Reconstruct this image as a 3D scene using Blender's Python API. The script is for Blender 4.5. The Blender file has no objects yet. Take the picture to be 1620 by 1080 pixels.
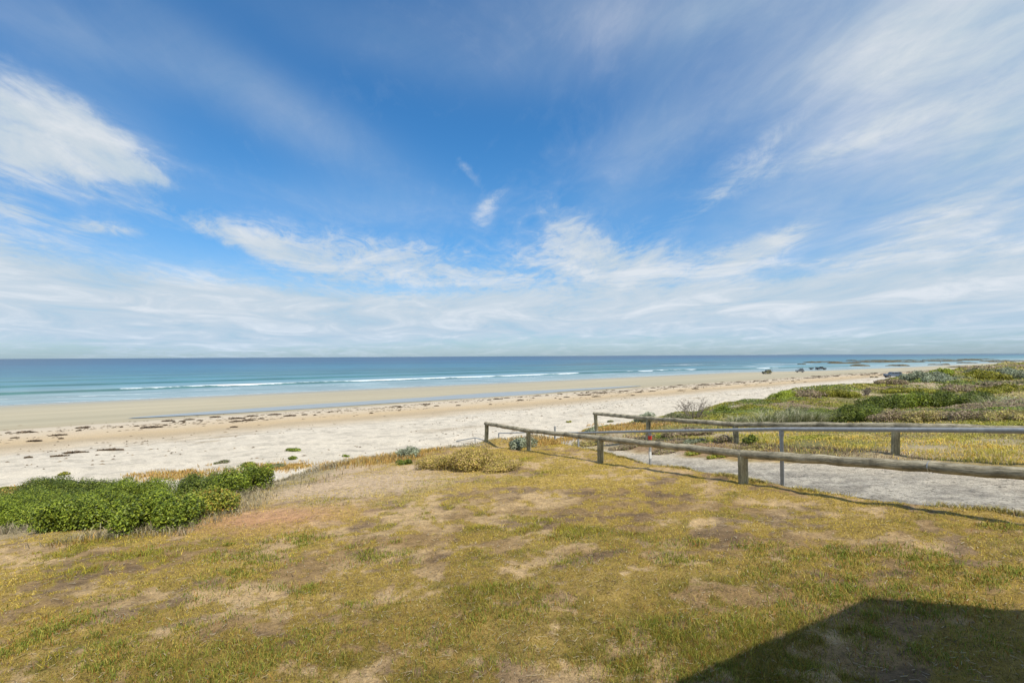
import bpy, bmesh, math, random
import numpy as np
from mathutils import Vector, Matrix
rng = np.random.default_rng(7); random.seed(7)
C = bpy.context.scene.collection
sc = bpy.context.scene
# ------------------------------------------------------------------ camera
F = 810.0; CZ = 8.5
PIT = math.atan(23.3/810); ROL = 0.0052
fw = np.array([0, math.cos(PIT), math.sin(PIT)]); r0 = np.array([1.0, 0, 0]); u0 = np.array([0, -math.sin(PIT), math.cos(PIT)])
rt = r0*math.cos(ROL)-u0*math.sin(ROL); up = u0*math.cos(ROL)+r0*math.sin(ROL)
cam = bpy.data.objects.new('camera', bpy.data.cameras.new('camera')); C.objects.link(cam)
cam.matrix_world = Matrix(((rt[0], up[0], -fw[0], 0), (rt[1], up[1], -fw[1], 0), (rt[2], up[2], -fw[2], CZ), (0, 0, 0, 1)))
cam.data.lens = 18.0; cam.data.sensor_width = 36; cam.data.clip_start = 0.05; cam.data.clip_end = 90000
sc.camera = cam
def ray(u, v): return fw + rt*(u-810)/F + up*(540-v)/F
def P(u, v, D):
    d = ray(u, v); k = D/d[1]
    return Vector((d[0]*k, D, CZ+d[2]*k))
# ------------------------------------------------------------------ noise
def _h(ix, iy, s):
    n = (ix*374761393 + iy*668265263 + s*1442695041) & 0xFFFFFFFF
    n = ((n ^ (n >> 13))*1274126177) & 0xFFFFFFFF
    n = (n ^ (n >> 16)) & 0xFFFFFFFF
    return n/4294967295.0
def vn(x, y, s=0):
    x = np.asarray(x, float); y = np.asarray(y, float)
    fx = np.floor(x); fy = np.floor(y); ix = fx.astype(np.int64); iy = fy.astype(np.int64)
    a = x-fx; b = y-fy; a = a*a*(3-2*a); b = b*b*(3-2*b)
    return (_h(ix, iy, s)*(1-a)+_h(ix+1, iy, s)*a)*(1-b)+(_h(ix, iy+1, s)*(1-a)+_h(ix+1, iy+1, s)*a)*b
def fbm(x, y, s=0, o=4):
    r = 0; A = .5; T = 0; c, sn = .8, .6
    for i in range(o):
        r = r+A*vn(x, y, s+i*17); T += A; A *= .5
        x, y = (c*x-sn*y)*2.03+3.1, (sn*x+c*y)*2.03+1.7
    return r/T
def ss(a, b, x):
    t = np.clip((np.asarray(x, float)-a)/(b-a), 0, 1); return t*t*(3-2*t)
def ip(x, pts): return np.interp(x, [p[0] for p in pts], [p[1] for p in pts])
def mixv(a, b, t): return a*(1-t)+b*t
# ------------------------------------------------------------------ terrain
SN = (-.618, .786); TN = (.786, .618)
SHORE = [(-3000, 132), (240, 132), (300, 114), (420, 104), (700, 96), (5000, 90)]
EDGE = [(-60, 12), (-1.6, 13), (1, 11), (3.2, 14), (6.8, 17.6), (13, 18.6), (20, 18.5), (30, 21), (60, 25), (120, 28), (400, 30)]
TOE = [(-60, 27), (0, 27), (7, 29), (20, 30), (60, 34), (120, 37), (400, 42)]
BEACH = [(20, 2.2), (34, 1.9), (45, 1.6), (56, 1.25), (66, .98), (76, .62), (82, .32), (87, .15), (97, .19), (112, .11), (132, 0), (160, -.35), (300, -2.4), (600, -6)]
PL = [(0, 11.5), (4, 8.6), (5.6, 7.4), (7.5, 6.0), (9.7, 5.0), (14, 3.7), (19.5, 2.45), (23.5, 1.85), (30, 1.0), (36, -1.1), (40, -2.5)]
PR = [(0, 18), (5.6, 12.8), (9, 10.2), (11.7, 8.7), (14.1, 6.5), (17, 5.4), (19.5, 4.6), (23.5, 3.9), (30, 3.1), (36, 1.3), (40, 0)]
CUT = [(4, .05), (9.7, .07), (14, .2), (19.5, .42), (23.5, .60), (30, .3), (35, 0), (40, 0)]
def st(x, y): return x*SN[0]+y*SN[1], x*TN[0]+y*TN[1]
def sprime(x, y):
    s, t = st(x, y)
    return np.where(s > 34, 34+(s-34)*(98/(ip(t, SHORE)-34)), s)
def pathmask(x, y):
    L = ip(y, PL)+.35*(vn(y*1.3, y*0+3, 5)-.5)+.25*(fbm(x*3, y*3, 15, 3)-.5); Lw = np.clip((ip(y, PR)-ip(y, PL))/4, .1, 1); R = ip(y, PR)+Lw*(-.3+1.6*(fbm(x*.8, y*.8, 6)-.5))
    return ss(-.06, .1, x-L)*(1-ss(-.1, .6, x-R))*(1-ss(34, 38, y))*ss(-30, -20, y)
def edge_s(x, y):
    s, t = st(x, y); return s-(ip(t, EDGE)+1.6*(fbm(x*.35, y*.35, 9)-.5))
def H(x, y):
    x = np.asarray(x, float); y = np.asarray(y, float)
    s, t = st(x, y); r = np.hypot(x, y)
    plane = 6.58-.0837*y+.06*x
    plane = np.where(y < 0, 6.58+.03*np.abs(y)*0+.06*x, plane); plane = np.clip(plane, 3.2, 7.6)
    dune = ip(t, [(20, 4.3), (45, 3.85), (80, 4.0), (110, 4.3), (160, 4.9), (220, 5.3), (400, 5.6)])+1.0*(fbm(x/9, y/9, 21, 3)-.5)*2*.7
    w = ss(26, 52, r)
    inl = mixv(plane, dune, w)
    inl = inl+(fbm(x*1.1, y*1.1, 31, 4)-.5)*.13+(fbm(x*6, y*6, 41, 3)-.5)*.035*np.clip(1.5-r/25, 0, 1)
    sp = sprime(x, y)
    bz = ip(sp, BEACH)
    dry = 1-ss(60, 80, sp)
    bz = bz+(fbm(x*.45, y*.45, 51, 4)-.5)*(.02+.22*dry)+(fbm(x*2.2, y*2.2, 53, 2)-.5)*.07*dry+(fbm(x/14, y/14, 52, 2)-.5)*.25*dry
    e = ip(t, EDGE)+1.6*(fbm(x*.35, y*.35, 9)-.5); to = ip(t, TOE)
    k = ss(0, 1, (s-e)/(to-e))
    z = mixv(inl, bz, k)
        # cutting for the path, and the lip of turf beside it
    L = ip(y, PL); R = ip(y, PR)
    m = ss(-.25, .3, x-L)*(1-ss(0, 1.8, x-R))*(1-ss(34, 38, y))
    z = z-m*ip(y, CUT)
    # sandy mound by the last post, hollow with red soil near the crest
    z = z+.22*np.exp(-((x+.7)**2+(y-22.6)**2)/.5)
    z = z+.25*np.exp(-((x+2.3)**2/1.6+(y-19.3)**2/1.2))
    return z
def G(u, v):
    d = ray(u, v); k = np.geomspace(1.5, 1200, 6000)
    X = d[0]*k; Y = d[1]*k; Z = CZ+d[2]*k; h = H(X, Y)
    i = np.argmax(Z < h)
    if Z[i] >= h[i]: i = len(k)-1
    return float(X[i]), float(Y[i]), float(h[i])
# ------------------------------------------------------------------ mesh helpers
def mesh_np(name, V, faces_flat, nper, mat, parent=None, cols=None, attrs=None, smooth=False):
    me = bpy.data.meshes.new(name); V = np.asarray(V, np.float32)
    faces_flat = np.asarray(faces_flat, np.int32).ravel()
    me.vertices.add(len(V)); me.vertices.foreach_set('co', V.ravel())
    nf = len(faces_flat)//nper
    me.loops.add(len(faces_flat)); me.loops.foreach_set('vertex_index', faces_flat)
    me.polygons.add(nf); me.polygons.foreach_set('loop_start', np.arange(0, nf*nper, nper, dtype=np.int32))
    me.update(calc_edges=True)
    if smooth: me.polygons.foreach_set('use_smooth', np.ones(nf, bool))
    if cols is not None:
        a = me.color_attributes.new('Col', 'FLOAT_COLOR', 'POINT')
        c = np.ones((len(V), 4), np.float32); c[:, :3] = cols; a.data.foreach_set('color', c.ravel())
    for k, val in (attrs or {}).items():
        a = me.attributes.new(k, 'FLOAT', 'POINT'); a.data.foreach_set('value', np.asarray(val, np.float32))
    me.materials.append(mat)
    o = bpy.data.objects.new(name, me); C.objects.link(o)
    if parent: o.parent = parent
    return o
def tag(o, label=None, cat=None, group=None, kind=None):
    if label: o['label'] = label
    if cat: o['category'] = cat
    if group: o['group'] = group
    if kind: o['kind'] = kind
    return o
def empty(name, loc, rz=0, label=None, cat=None, group=None):
    o = bpy.data.objects.new(name, None); C.objects.link(o); o.location = loc; o.rotation_euler = (0, 0, rz)
    o.empty_display_size = .3
    return tag(o, label, cat, group)
class MB:
    def __init__(s): s.v = []; s.f = []; s.tc = []
    def poly(s, vs, fs, tc=None):
        b = len(s.v); s.v += [tuple(v) for v in vs]; s.f += [tuple(i+b for i in f) for f in fs]
        s.tc += tc if tc else [tuple(v) for v in vs]
    def box(s, x0, x1, y0, y1, z0, z1, top=None):
        a = top or (0, 0)
        vs = [(x0, y0, z0), (x1, y0, z0), (x1, y1, z0), (x0, y1, z0), (x0+a[0], y0+a[1], z1), (x1-a[0], y0+a[1], z1), (x1-a[0], y1-a[1], z1), (x0+a[0], y1-a[1], z1)]
        s.poly(vs, [(0, 3, 2, 1), (4, 5, 6, 7), (0, 1, 5, 4), (1, 2, 6, 5), (2, 3, 7, 6), (3, 0, 4, 7)])
    def tube(s, pts, rad, n=12, rough=0, seed=0, cap=True, sag=0):
        pts = [Vector(p) for p in pts]; R = rad if isinstance(rad, (list, tuple)) else [rad]*len(pts)
        d0 = (pts[-1]-pts[0]).normalized(); ref = Vector((0, 0, 1)) if abs(d0.z) < .9 else Vector((1, 0, 0))
        b = len(s.v); L = 0
        for i, p in enumerate(pts):
            d = (pts[min(i+1, len(pts)-1)]-pts[max(i-1, 0)]).normalized()
            a = d.cross(ref).normalized(); c = a.cross(d).normalized()
            if i: L += (p-pts[i-1]).length
            for j in range(n):
                th = 2*math.pi*j/n
                rr = R[i]*(1+rough*(float(fbm(math.cos(th)*1.3+L*.9+seed, math.sin(th)*1.3+L*.35, seed+3, 3))-.5)*2)
                q = p+a*math.cos(th)*rr+c*math.sin(th)*rr
                s.v.append(tuple(q)); s.tc.append((math.cos(th)*R[i], math.sin(th)*R[i], L+seed*3.7))
        for i in range(len(pts)-1):
            for j in range(n):
                k = (j+1) % n
                s.f.append((b+i*n+j, b+i*n+k, b+(i+1)*n+k, b+(i+1)*n+j))
        if cap:
            s.f.append(tuple(b+j for j in range(n))[::-1]); e = b+(len(pts)-1)*n
            s.f.append(tuple(e+j for j in range(n)))
    def build(s, name, mat, parent=None, smooth=True, bevel=0, loc=None):
        me = bpy.data.meshes.new(name); me.from_pydata(s.v, [], s.f); me.update()
        a = me.attributes.new('tc', 'FLOAT_VECTOR', 'POINT'); a.data.foreach_set('vector', np.array(s.tc, np.float32).ravel())
        me.materials.append(mat)
        if smooth:
            me.polygons.foreach_set('use_smooth', np.ones(len(me.polygons), bool))
            try: me.set_sharp_from_angle(angle=math.radians(40))
            except Exception: pass
        o = bpy.data.objects.new(name, me); C.objects.link(o)
        if parent: o.parent = parent
        if loc: o.location = loc
        if bevel:
            m = o.modifiers.new('bevel', 'BEVEL'); m.width = bevel; m.segments = 2; m.limit_method = 'ANGLE'
        return o
# ------------------------------------------------------------------ materials
def newmat(name):
    m = bpy.data.materials.new(name); m.use_nodes = True; nt = m.node_tree
    b = nt.nodes['Principled BSDF']; return m, nt, b
def N(nt, t, **k):
    n = nt.nodes.new(t)
    for a, v in k.items(): setattr(n, a, v)
    return n
def noise(nt, vec, scale, detail=4, rough=.55):
    n = N(nt, 'ShaderNodeTexNoise'); n.inputs['Scale'].default_value = scale; n.inputs['Detail'].default_value = detail
    n.inputs['Roughness'].default_value = rough
    if vec is not None: nt.links.new(vec, n.inputs['Vector'])
    return n
def mathn(nt, op, a, b=None, c=None, clamp=False):
    n = N(nt, 'ShaderNodeMath', operation=op, use_clamp=clamp)
    for i, x in enumerate((a, b, c)):
        if x is None: continue
        if isinstance(x, (int, float)): n.inputs[i].default_value = x
        else: nt.links.new(x, n.inputs[i])
    return n.outputs[0]
def mixc(nt, fac, a, b, blend='MIX'):
    n = N(nt, 'ShaderNodeMix', data_type='RGBA', blend_type=blend)
    for i, x in ((0, fac), (6, a), (7, b)):
        if isinstance(x, (int, float)): n.inputs[i].default_value = x
        elif isinstance(x, tuple): n.inputs[i].default_value = (*x, 1)
        else: nt.links.new(x, n.inputs[i])
    return n.outputs[2]
def ramp(nt, fac, stops):
    n = N(nt, 'ShaderNodeValToRGB'); cr = n.color_ramp
    while len(cr.elements) < len(stops): cr.elements.new(.5)
    for e, (p, c) in zip(cr.elements, stops):
        e.position = p; e.color = (*c, 1) if isinstance(c, tuple) else (c, c, c, 1)
    nt.links.new(fac, n.inputs[0]); return n.outputs[0]
def bump(nt, b, h, strength, dist):
    n = N(nt, 'ShaderNodeBump'); n.inputs['Strength'].default_value = strength; n.inputs['Distance'].default_value = dist
    nt.links.new(h, n.inputs['Height']); nt.links.new(n.outputs[0], b.inputs['Normal']); return n

def ground_mat():
    m, nt, b = newmat('ground_material')
    col = N(nt, 'ShaderNodeAttribute', attribute_name='Col'); rg = N(nt, 'ShaderNodeAttribute', attribute_name='rough')
    gr = N(nt, 'ShaderNodeAttribute', attribute_name='grain')
    geo = N(nt, 'ShaderNodeNewGeometry'); pos = geo.outputs['Position']
    n1 = noise(nt, pos, 38, 5, .7); n2 = noise(nt, pos, 7, 4, .6); n3 = noise(nt, pos, 150, 2, .5)
    f = mathn(nt, 'ADD', mathn(nt, 'MULTIPLY', n1.outputs[0], .6), mathn(nt, 'MULTIPLY', n2.outputs[0], .4))
    v = ramp(nt, f, [(.34, .35), (.48, .9), (.66, 1.45)])
    v2 = mixc(nt, gr.outputs['Fac'], (1.0, 1.0, 1.0), v)
    c = mixc(nt, 1.0, col.outputs['Color'], v2, 'MULTIPLY')
    # small dark specks (litter, pebbles)
    sp = ramp(nt, n3.outputs[0], [(.34, 0.2), (.42, 1.0)])
    n5 = noise(nt, pos, 17, 3, .6); sp5 = ramp(nt, n5.outputs[0], [(.37, .42), (.43, 1.0)])
    c = mixc(nt, mathn(nt, 'MULTIPLY', mathn(nt, 'SUBTRACT', gr.outputs['Fac'], 1.0, clamp=True), 4.0, clamp=True), c, mixc(nt, 1.0, c, sp5, 'MULTIPLY'))
    c = mixc(nt, mathn(nt, 'MULTIPLY', gr.outputs['Fac'], .75, clamp=True), c, mixc(nt, 1.0, c, sp, 'MULTIPLY'))
    nt.links.new(c, b.inputs['Base Color']); nt.links.new(rg.outputs['Fac'], b.inputs['Roughness'])
    b.inputs['Specular IOR Level'].default_value = .15
    h = mathn(nt, 'MULTIPLY', mathn(nt, 'ADD', f, mathn(nt, 'MULTIPLY', n3.outputs[0], .2)), gr.outputs['Fac'])
    bump(nt, b, h, .7, .05)
    return m
def water_mat():
    m, nt, b = newmat('sea_water_material')
    col = N(nt, 'ShaderNodeAttribute', attribute_name='Col'); fo = N(nt, 'ShaderNodeAttribute', attribute_name='foam')
    geo = N(nt, 'ShaderNodeNewGeometry')
    mp = N(nt, 'ShaderNodeMapping'); mp.inputs['Rotation'].default_value = (0, 0, math.radians(-38)); mp.inputs['Scale'].default_value = (.35, 1, 1)
    nt.links.new(geo.outputs['Position'], mp.inputs['Vector'])
    n1 = noise(nt, mp.outputs[0], .9, 5, .6); n2 = noise(nt, mp.outputs[0], .12, 4, .6); n4 = noise(nt, mp.outputs[0], .006, 4, .6)
    nf = noise(nt, mp.outputs[0], 1.3, 5, .7)
    k = mathn(nt, 'ADD', fo.outputs['Fac'], mathn(nt, 'MULTIPLY', mathn(nt, 'SUBTRACT', nf.outputs[0], .5), .9))
    k = ramp(nt, k, [(.42, 0.0), (.58, 1.0)])
    v = ramp(nt, n2.outputs[0], [(.3, .72), (.7, 1.25)]); v4 = ramp(nt, n4.outputs[0], [(.35, .82), (.65, 1.18)])
    c = mixc(nt, 1.0, col.outputs['Color'], v, 'MULTIPLY'); c = mixc(nt, 1.0, c, v4, 'MULTIPLY')
    c = mixc(nt, k, c, (.82, .85, .85))
    nt.links.new(c, b.inputs['Base Color'])
    b.inputs['Roughness'].default_value = .28; b.inputs['IOR'].default_value = 1.33; b.inputs['Specular IOR Level'].default_value = .2
    h = mathn(nt, 'ADD', mathn(nt, 'MULTIPLY', n1.outputs[0], .25), mathn(nt, 'MULTIPLY', n2.outputs[0], 1.2))
    bump(nt, b, h, .6, .8)
    return m
def leaf_mat(name, trans=.25, rough=.5):
    m, nt, b = newmat(name)
    col = N(nt, 'ShaderNodeAttribute', attribute_name='Col')
    nt.links.new(col.outputs['Color'], b.inputs['Base Color']); b.inputs['Roughness'].default_value = rough
    b.inputs['Specular IOR Level'].default_value = .3
    t = N(nt, 'ShaderNodeBsdfTranslucent'); nt.links.new(col.outputs['Color'], t.inputs[0])
    mx = N(nt, 'ShaderNodeMixShader'); mx.inputs[0].default_value = trans
    nt.links.new(b.outputs[0], mx.inputs[1]); nt.links.new(t.outputs[0], mx.inputs[2])
    nt.links.new(mx.outputs[0], nt.nodes['Material Output'].inputs[0])
    return m
def wood_mat(name, c0, c1, c2):
    m, nt, b = newmat(name)
    a = N(nt, 'ShaderNodeAttribute', attribute_name='tc')
    mp = N(nt, 'ShaderNodeMapping'); mp.inputs['Scale'].default_value = (1, 1, .07); nt.links.new(a.outputs['Vector'], mp.inputs['Vector'])
    n1 = noise(nt, mp.outputs[0], 55, 5, .7); n2 = noise(nt, a.outputs['Vector'], 3.0, 4, .6); n3 = noise(nt, mp.outputs[0], 160, 3, .6)
    c = ramp(nt, n1.outputs[0], [(.3, c0), (.5, c1), (.7, c2)])
    w = ramp(nt, n2.outputs[0], [(.32, .42), (.5, .95), (.7, 1.35)])
    c = mixc(nt, 1.0, c, w, 'MULTIPLY')
    crack = ramp(nt, n3.outputs[0], [(.36, .15), (.43, 1.0)])
    c = mixc(nt, .8, c, mixc(nt, 1.0, c, crack, 'MULTIPLY'))
    nt.links.new(c, b.inputs['Base Color']); b.inputs['Roughness'].default_value = .85; b.inputs['Specular IOR Level'].default_value = .2
    bump(nt, b, mathn(nt, 'ADD', n1.outputs[0], n3.outputs[0]), .6, .012)
    return m
def plain(name, c, rough=.6, metal=0, var=.2, scale=8, spec=.4):
    m, nt, b = newmat(name)
    geo = N(nt, 'ShaderNodeTexCoord'); n = noise(nt, geo.outputs['Object'], scale, 5, .65)
    v = ramp(nt, n.outputs[0], [(.3, 1-var), (.7, 1+var)])
    nt.links.new(mixc(nt, 1.0, c, v, 'MULTIPLY'), b.inputs['Base Color'])
    b.inputs['Roughness'].default_value = rough; b.inputs['Metallic'].default_value = metal; b.inputs['Specular IOR Level'].default_value = spec
    return m
M = dict(ground=ground_mat(), water=water_mat(), leaf=leaf_mat('foliage_material', .16), grass=leaf_mat('grass_material', .3, .7),
    log=wood_mat('weathered_log_wood', (.17, .15, .10), (.36, .315, .22), (.55, .49, .365)),
    post=wood_mat('weathered_post_wood', (.18, .165, .10), (.36, .32, .20), (.54, .48, .33)),
    galv=plain('galvanised_steel', (.33, .34, .345), .5, .2, .22, 14),
    stem=plain('bush_stem_wood', (.14, .11, .08), .9, 0, .3, 20),
    twig=plain('dry_twig_wood', (.20, .17, .14), .9, 0, .3, 10),
    red=plain('red_tape', (.62, .06, .03), .6), white=plain('white_paint', (.7, .7, .68), .6, 0, .08), wire=plain('wire', (.5, .5, .5), .4, .6),
    weed=plain('dry_seaweed', (.20, .145, .095), .9, 0, .5, 6), rock=plain('reef_rock', (.095, .08, .045), .9, 0, .5, .6),
    tyre=plain('tyre_rubber', (.02, .02, .02), .8), rim=plain('wheel_rim', (.35, .35, .36), .35, .7), glass=plain('dark_glass', (.03, .04, .05), .12, 0, .1, 3, .6),
    khaki=plain('khaki_paint', (.13, .13, .065), .4, 0, .12), dark=plain('charcoal_paint', (.045, .05, .055), .4, 0, .12), silver=plain('grey_paint', (.16, .18, .21), .35, .2, .1),
    blue=plain('blue_paint', (.10, .14, .20), .35, .1, .1), rack=plain('black_steel', (.04, .04, .04), .5), skin=plain('skin', (.5, .3, .2), .6), cloth=plain('dark_cloth', (.04, .045, .07), .9),
    shirt=plain('red_cloth', (.3, .06, .05), .9), hair=plain('brown_hair', (.05, .03, .02), .8), lamp=plain('lamp_lens', (.6, .6, .55), .2),
    wall=plain('painted_weatherboard', (.6, .58, .52), .7), roof=plain('grey_steel_roof', (.3, .31, .32), .5, .3), wframe=plain('window_frame_paint', (.7, .7, .7), .5))
# ------------------------------------------------------------------ ground colours
def cover(x, y):  # amount of turf on the lawn
    a = fbm(x*.42, y*.42, 61, 5); b = fbm(x*1.9, y*1.9, 62, 4); c = fbm(x*.12+4, y*.12, 63, 3)
    return np.clip(.5+(a-.5)*1.3+(b-.5)*2.0+(fbm(x*6, y*6, 64, 3)-.5)*1.6+(c-.5)*.8+.2, 0, 1)
def greenness(x, y):
    a = fbm(x*.55+9, y*.55, 71, 4); r = np.hypot(x, y)
    g = np.clip((a-.5)*2.6+(fbm(x*2.3, y*2.3, 72, 3)-.5)*1.4+.08+.27*(1-ss(3, 8, r))+.10*ss(1, -6, x)*(1-ss(8, 14, r)), 0, 1)
    g = np.maximum(g, np.exp(-(((x-1.9)/.75)**2+((y-4.9)/.5)**2)))
    return g
RED = G(425, 818); BARE = G(590, 762); BARE2 = G(540, 745); BARE3 = G(480, 778); BARE4 = G(660, 742)
def baremask(x, y):
    m = np.exp(-(((x-RED[0])/1.35)**2+((y-RED[1])/.9)**2))
    m2 = np.exp(-(((x-BARE[0])/2.1)**2+((y-BARE[1])/2.4)**2))
    m3 = np.exp(-(((x-BARE2[0])/1.2)**2+((y-BARE2[1])/2)**2))
    m4 = np.exp(-(((x-BARE3[0])/1.5)**2+((y-BARE3[1])/1.6)**2)); m5 = .8*np.exp(-(((x-BARE4[0])/1.3)**2+((y-BARE4[1])/1.6)**2))
    return m, np.maximum(np.maximum(m2, m3), np.maximum(m4, m5))
def C3(r, g, b): return np.array([r, g, b])
def groundcol(x, y):
    s, t = st(x, y); sp = sprime(x, y); r = np.hypot(x, y)
    n = len(x); e = ip(t, EDGE)+1.6*(fbm(x*.35, y*.35, 9)-.5); to = ip(t, TOE)
    def mx(a, b, k): return a*(1-k[:, None])+b*k[:, None]
    one = np.ones((n, 1))
    # lawn soil
    d = fbm(x*1.1, y*1.1, 81, 4); d2 = fbm(x*.3, y*.3, 82, 3)
    soil = mx(one*C3(.29, .19, .085), one*C3(.50, .35, .18), ss(.35, .65, d))
    soil = mx(soil, one*C3(.15, .10, .06), ss(.52, .68, fbm(x*1.6+5, y*1.6, 83, 5))*.7)
    turf = mx(one*C3(.30, .21, .05), one*C3(.19, .155, .03), ss(.3, .8, greenness(x, y))); turf = turf*(1+.3*ss(7, 12, r))[:, None]
    lawn = mx(soil, turf, ss(.40, .64, cover(x, y))*.8)
    bm, bm2 = baremask(x, y)
    lawn = mx(lawn, one*C3(.50, .27, .14), np.clip(bm*1.1*(.6+.8*d), 0, .9))
    lawn = mx(lawn, one*C3(.52, .39, .26), np.clip(bm2*1.4*(.5+.9*fbm(x*2, y*2, 84, 4)), 0, .92))
    # dunes
    dn = fbm(x/3, y/3, 91, 4)
    dune = mx(one*C3(.42, .34, .22), one*C3(.20, .18, .07), ss(.38, .6, dn))
    dune = mx(dune, one*C3(.33, .22, .13), ss(.58, .72, fbm(x/5, y/5, 92, 4)))
    dk = np.maximum(ss(-.2, .6, x-ip(y, PR))*ss(7, 14, y), ss(24, 34, r)*ss(0, 5, x))
    dk = np.where(y < 3, 0, dk)
    inl = mx(lawn, dune, dk)
    # beach
    w = sp+3*(fbm(x/9, y/9, 101, 4)-.5)+1.6*(fbm(x/2, y/2, 102, 3)-.5)
    st_ = [(20, (.575, .515, .415)), (52, (.585, .525, .43)), (56, (.52, .435, .32)), (59, (.42, .335, .225)), (63, (.50, .385, .24)), (69, (.53, .43, .30)), (76, (.53, .455, .35)), (80, (.51, .44, .34)), (83, (.37, .32, .22)), (92, (.38, .34, .24)), (108, (.42, .37, .26)), (120, (.39, .35, .255)), (131, (.33, .31, .24)), (140, (.22, .22, .18))]
    bc = np.stack([np.interp(w, [q[0] for q in st_], [q[1][i] for q in st_]) for i in range(3)], 1)
    strk = fbm(s/2.2, t/45, 103, 4)
    bc = bc*(1+(.16*ss(78, 90, sp)*(strk-.5)*2)[:, None])
    dry = 1-ss(50, 60, sp)
    fl = ss(.60, .72, fbm(s*.7, t*.22, 104, 5))*dry*ss(.45, .6, fbm(x/12, y/12, 105, 2))
    bc = mx(bc, one*C3(.36, .29, .20), fl*.8)
    bc = bc*(1+.16*dry*(fbm(x*1.3, y*1.3, 106, 4)-.5)*2)[:, None]
    # slope between lawn edge and toe: grass litter over sand
    k = ss(0, 1, (s-e-1)/(to-e)*1.35)
    sl = mx(one*C3(.36, .29, .17), bc, ss(.42, .6, fbm(x/2, y/2, 111, 4)+.35*(k-.4)))
    tr = np.exp(-((sp-52-1.2*np.sin(t/17))/.35)**2)+np.exp(-((sp-54.2-1.2*np.sin(t/17))/.35)**2); bc = bc*(1-.16*np.clip(tr, 0, 1))[:, None]
    bc = bc*(1-.22*dry*ss(.56, .7, fbm(s*2.4, t*1.1, 107, 4)))[:, None]
    col = mx(inl, sl, ss(-.8, .8, s-e)); col = mx(col, bc, ss(.72, .95, k))
    # path
    pm = pathmask(x, y); g = fbm(x*3, y*3, 121, 4)
    pc = mx(one*C3(.33, .30, .25), one*C3(.50, .455, .375), ss(.35, .65, g))
    pc = mx(pc, one*C3(.60, .52, .40), ss(.2, 1, (x-ip(y, PL))/(ip(y, PR)-ip(y, PL)))*.9)
    col = mx(col, pc, pm*ss(-30, -10, y))
    rough = np.where(sp > 34, .95-.25*ss(80, 90, sp)-.45*ss(121, 131, sp), .95)
    grain = 1-ss(50, 90, sp)*.75
    grain = np.where(sp > 80, .12, grain)
    grain = grain*(1-.45*ss(.5, 1, k)); grain = np.where(pm > .5, 1.25, grain)
    lawnm = (s-e < .3) & (dk < .5) & (pm < .5)
    region = np.where(pm >= .5, 1, np.where(sp > np.maximum(to*.98, 20), 3, np.where((s-e > .3) | (dk >= .5), 2, 0)))
    return col, rough, grain, region
az = np.radians(np.concatenate([np.arange(-180, -56, 4), np.linspace(-55, 55, 940), np.arange(57, 180, 4)]))
rr = np.concatenate([[.02, .3, .6, .9], np.exp(np.arange(math.log(1.2), math.log(1500), .0125)), [1900, 2600, 4000]])
A_, R_ = np.meshgrid(az, rr)
X = (np.sin(A_)*R_).ravel(); Y = (np.cos(A_)*R_).ravel(); Z = H(X, Y)
col, rough, grain, region = groundcol(X, Y)
na = len(az); nr = len(rr)
i, j = np.meshgrid(np.arange(nr-1), np.arange(na), indexing='ij')
j2 = (j+1) % na
Q = np.stack([i*na+j, i*na+j2, (i+1)*na+j2, (i+1)*na+j], -1).reshape(-1, 4)[:, ::-1]
V = np.stack([X, Y, Z], 1)
fr = region[Q[:, 0]]
for k, (nm) in enumerate(('ground', 'path', 'dune_ground', 'beach')):
    q = Q[fr == k]
    used, inv = np.unique(q, return_inverse=True)
    tag(mesh_np(nm, V[used], inv, 4, M['ground'], cols=col[used], attrs=dict(rough=rough[used], grain=grain[used]), smooth=True), kind='structure')
# ------------------------------------------------------------------ sea
tv = np.concatenate([-np.geomspace(40000, 160, 40), np.arange(-155, 460, 2.5), np.geomspace(465, 40000, 60)])
sv = np.concatenate([np.arange(70, 330, .7), np.geomspace(331, 50000, 110)])
S_, T_ = np.meshgrid(sv, tv, indexing='ij'); s = S_.ravel(); t = T_.ravel()
shift = ip(t, SHORE)-132
sr = s-shift*np.exp(-np.clip(s-132, 0, 1e9)/300)      # distance measured from the local shoreline
z = np.zeros_like(s); foam = np.zeros_like(s); front = np.zeros_like(s)
for (s0, Aw, wd, sd, t0, t1) in [(171, .55, 1.8, 3, -60, 420), (171, .55, 2.2, 3, -400, -60), (215, .42, 3.0, 5, -500, 260), (148.5, .10, 1.2, 7, -300, 500), (157, .07, 1.0, 8, -100, 500), (262, .3, 4.5, 11, -600, 400), (312, .22, 6, 13, -600, 500)]:
    c0 = s0+5*(fbm(t/70, t*0+sd, 200+sd, 3)-.5)
    on = ss(t0-30, t0, t)*(1-ss(t1, t1+60, t)); d = sr-c0
    prof = np.where(d < 0, np.exp(-(d/wd)**2), np.exp(-(d/(wd*2.8))**2))
    a = Aw*on*(.75+.5*fbm(t/25, t*0, 210+sd, 2)); z = z+a*prof
    front = front+on*np.exp(-((d+wd*.75)/wd)**2)*min(1, Aw/.35)
    if sd == 3:
        br = np.maximum(ss(0, 5, t)*(1-ss(165, 185, t)), ss(205, 215, t)*(1-ss(330, 350, t))*ss(.3, .5, fbm(t/18, t*0, 77, 2)))
        foam = np.maximum(foam, br*np.where(d < 0, np.exp(-(d/1.7)**2), np.exp(-(d/.8)**2))*(.55+.75*ss(.3, .6, fbm(t/9, d*0, 78, 3))))
    if sd in (7, 8): foam = np.maximum(foam, on*.62*ss(.35, .65, fbm(t/20, t*0, 79+sd, 3))*np.exp(-(d/.9)**2))
edge = 133.5+2*(fbm(t/15, t*0, 88, 3)-.5)
foam = np.maximum(foam, .55*np.exp(-((sr-edge)/.8)**2))
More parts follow.
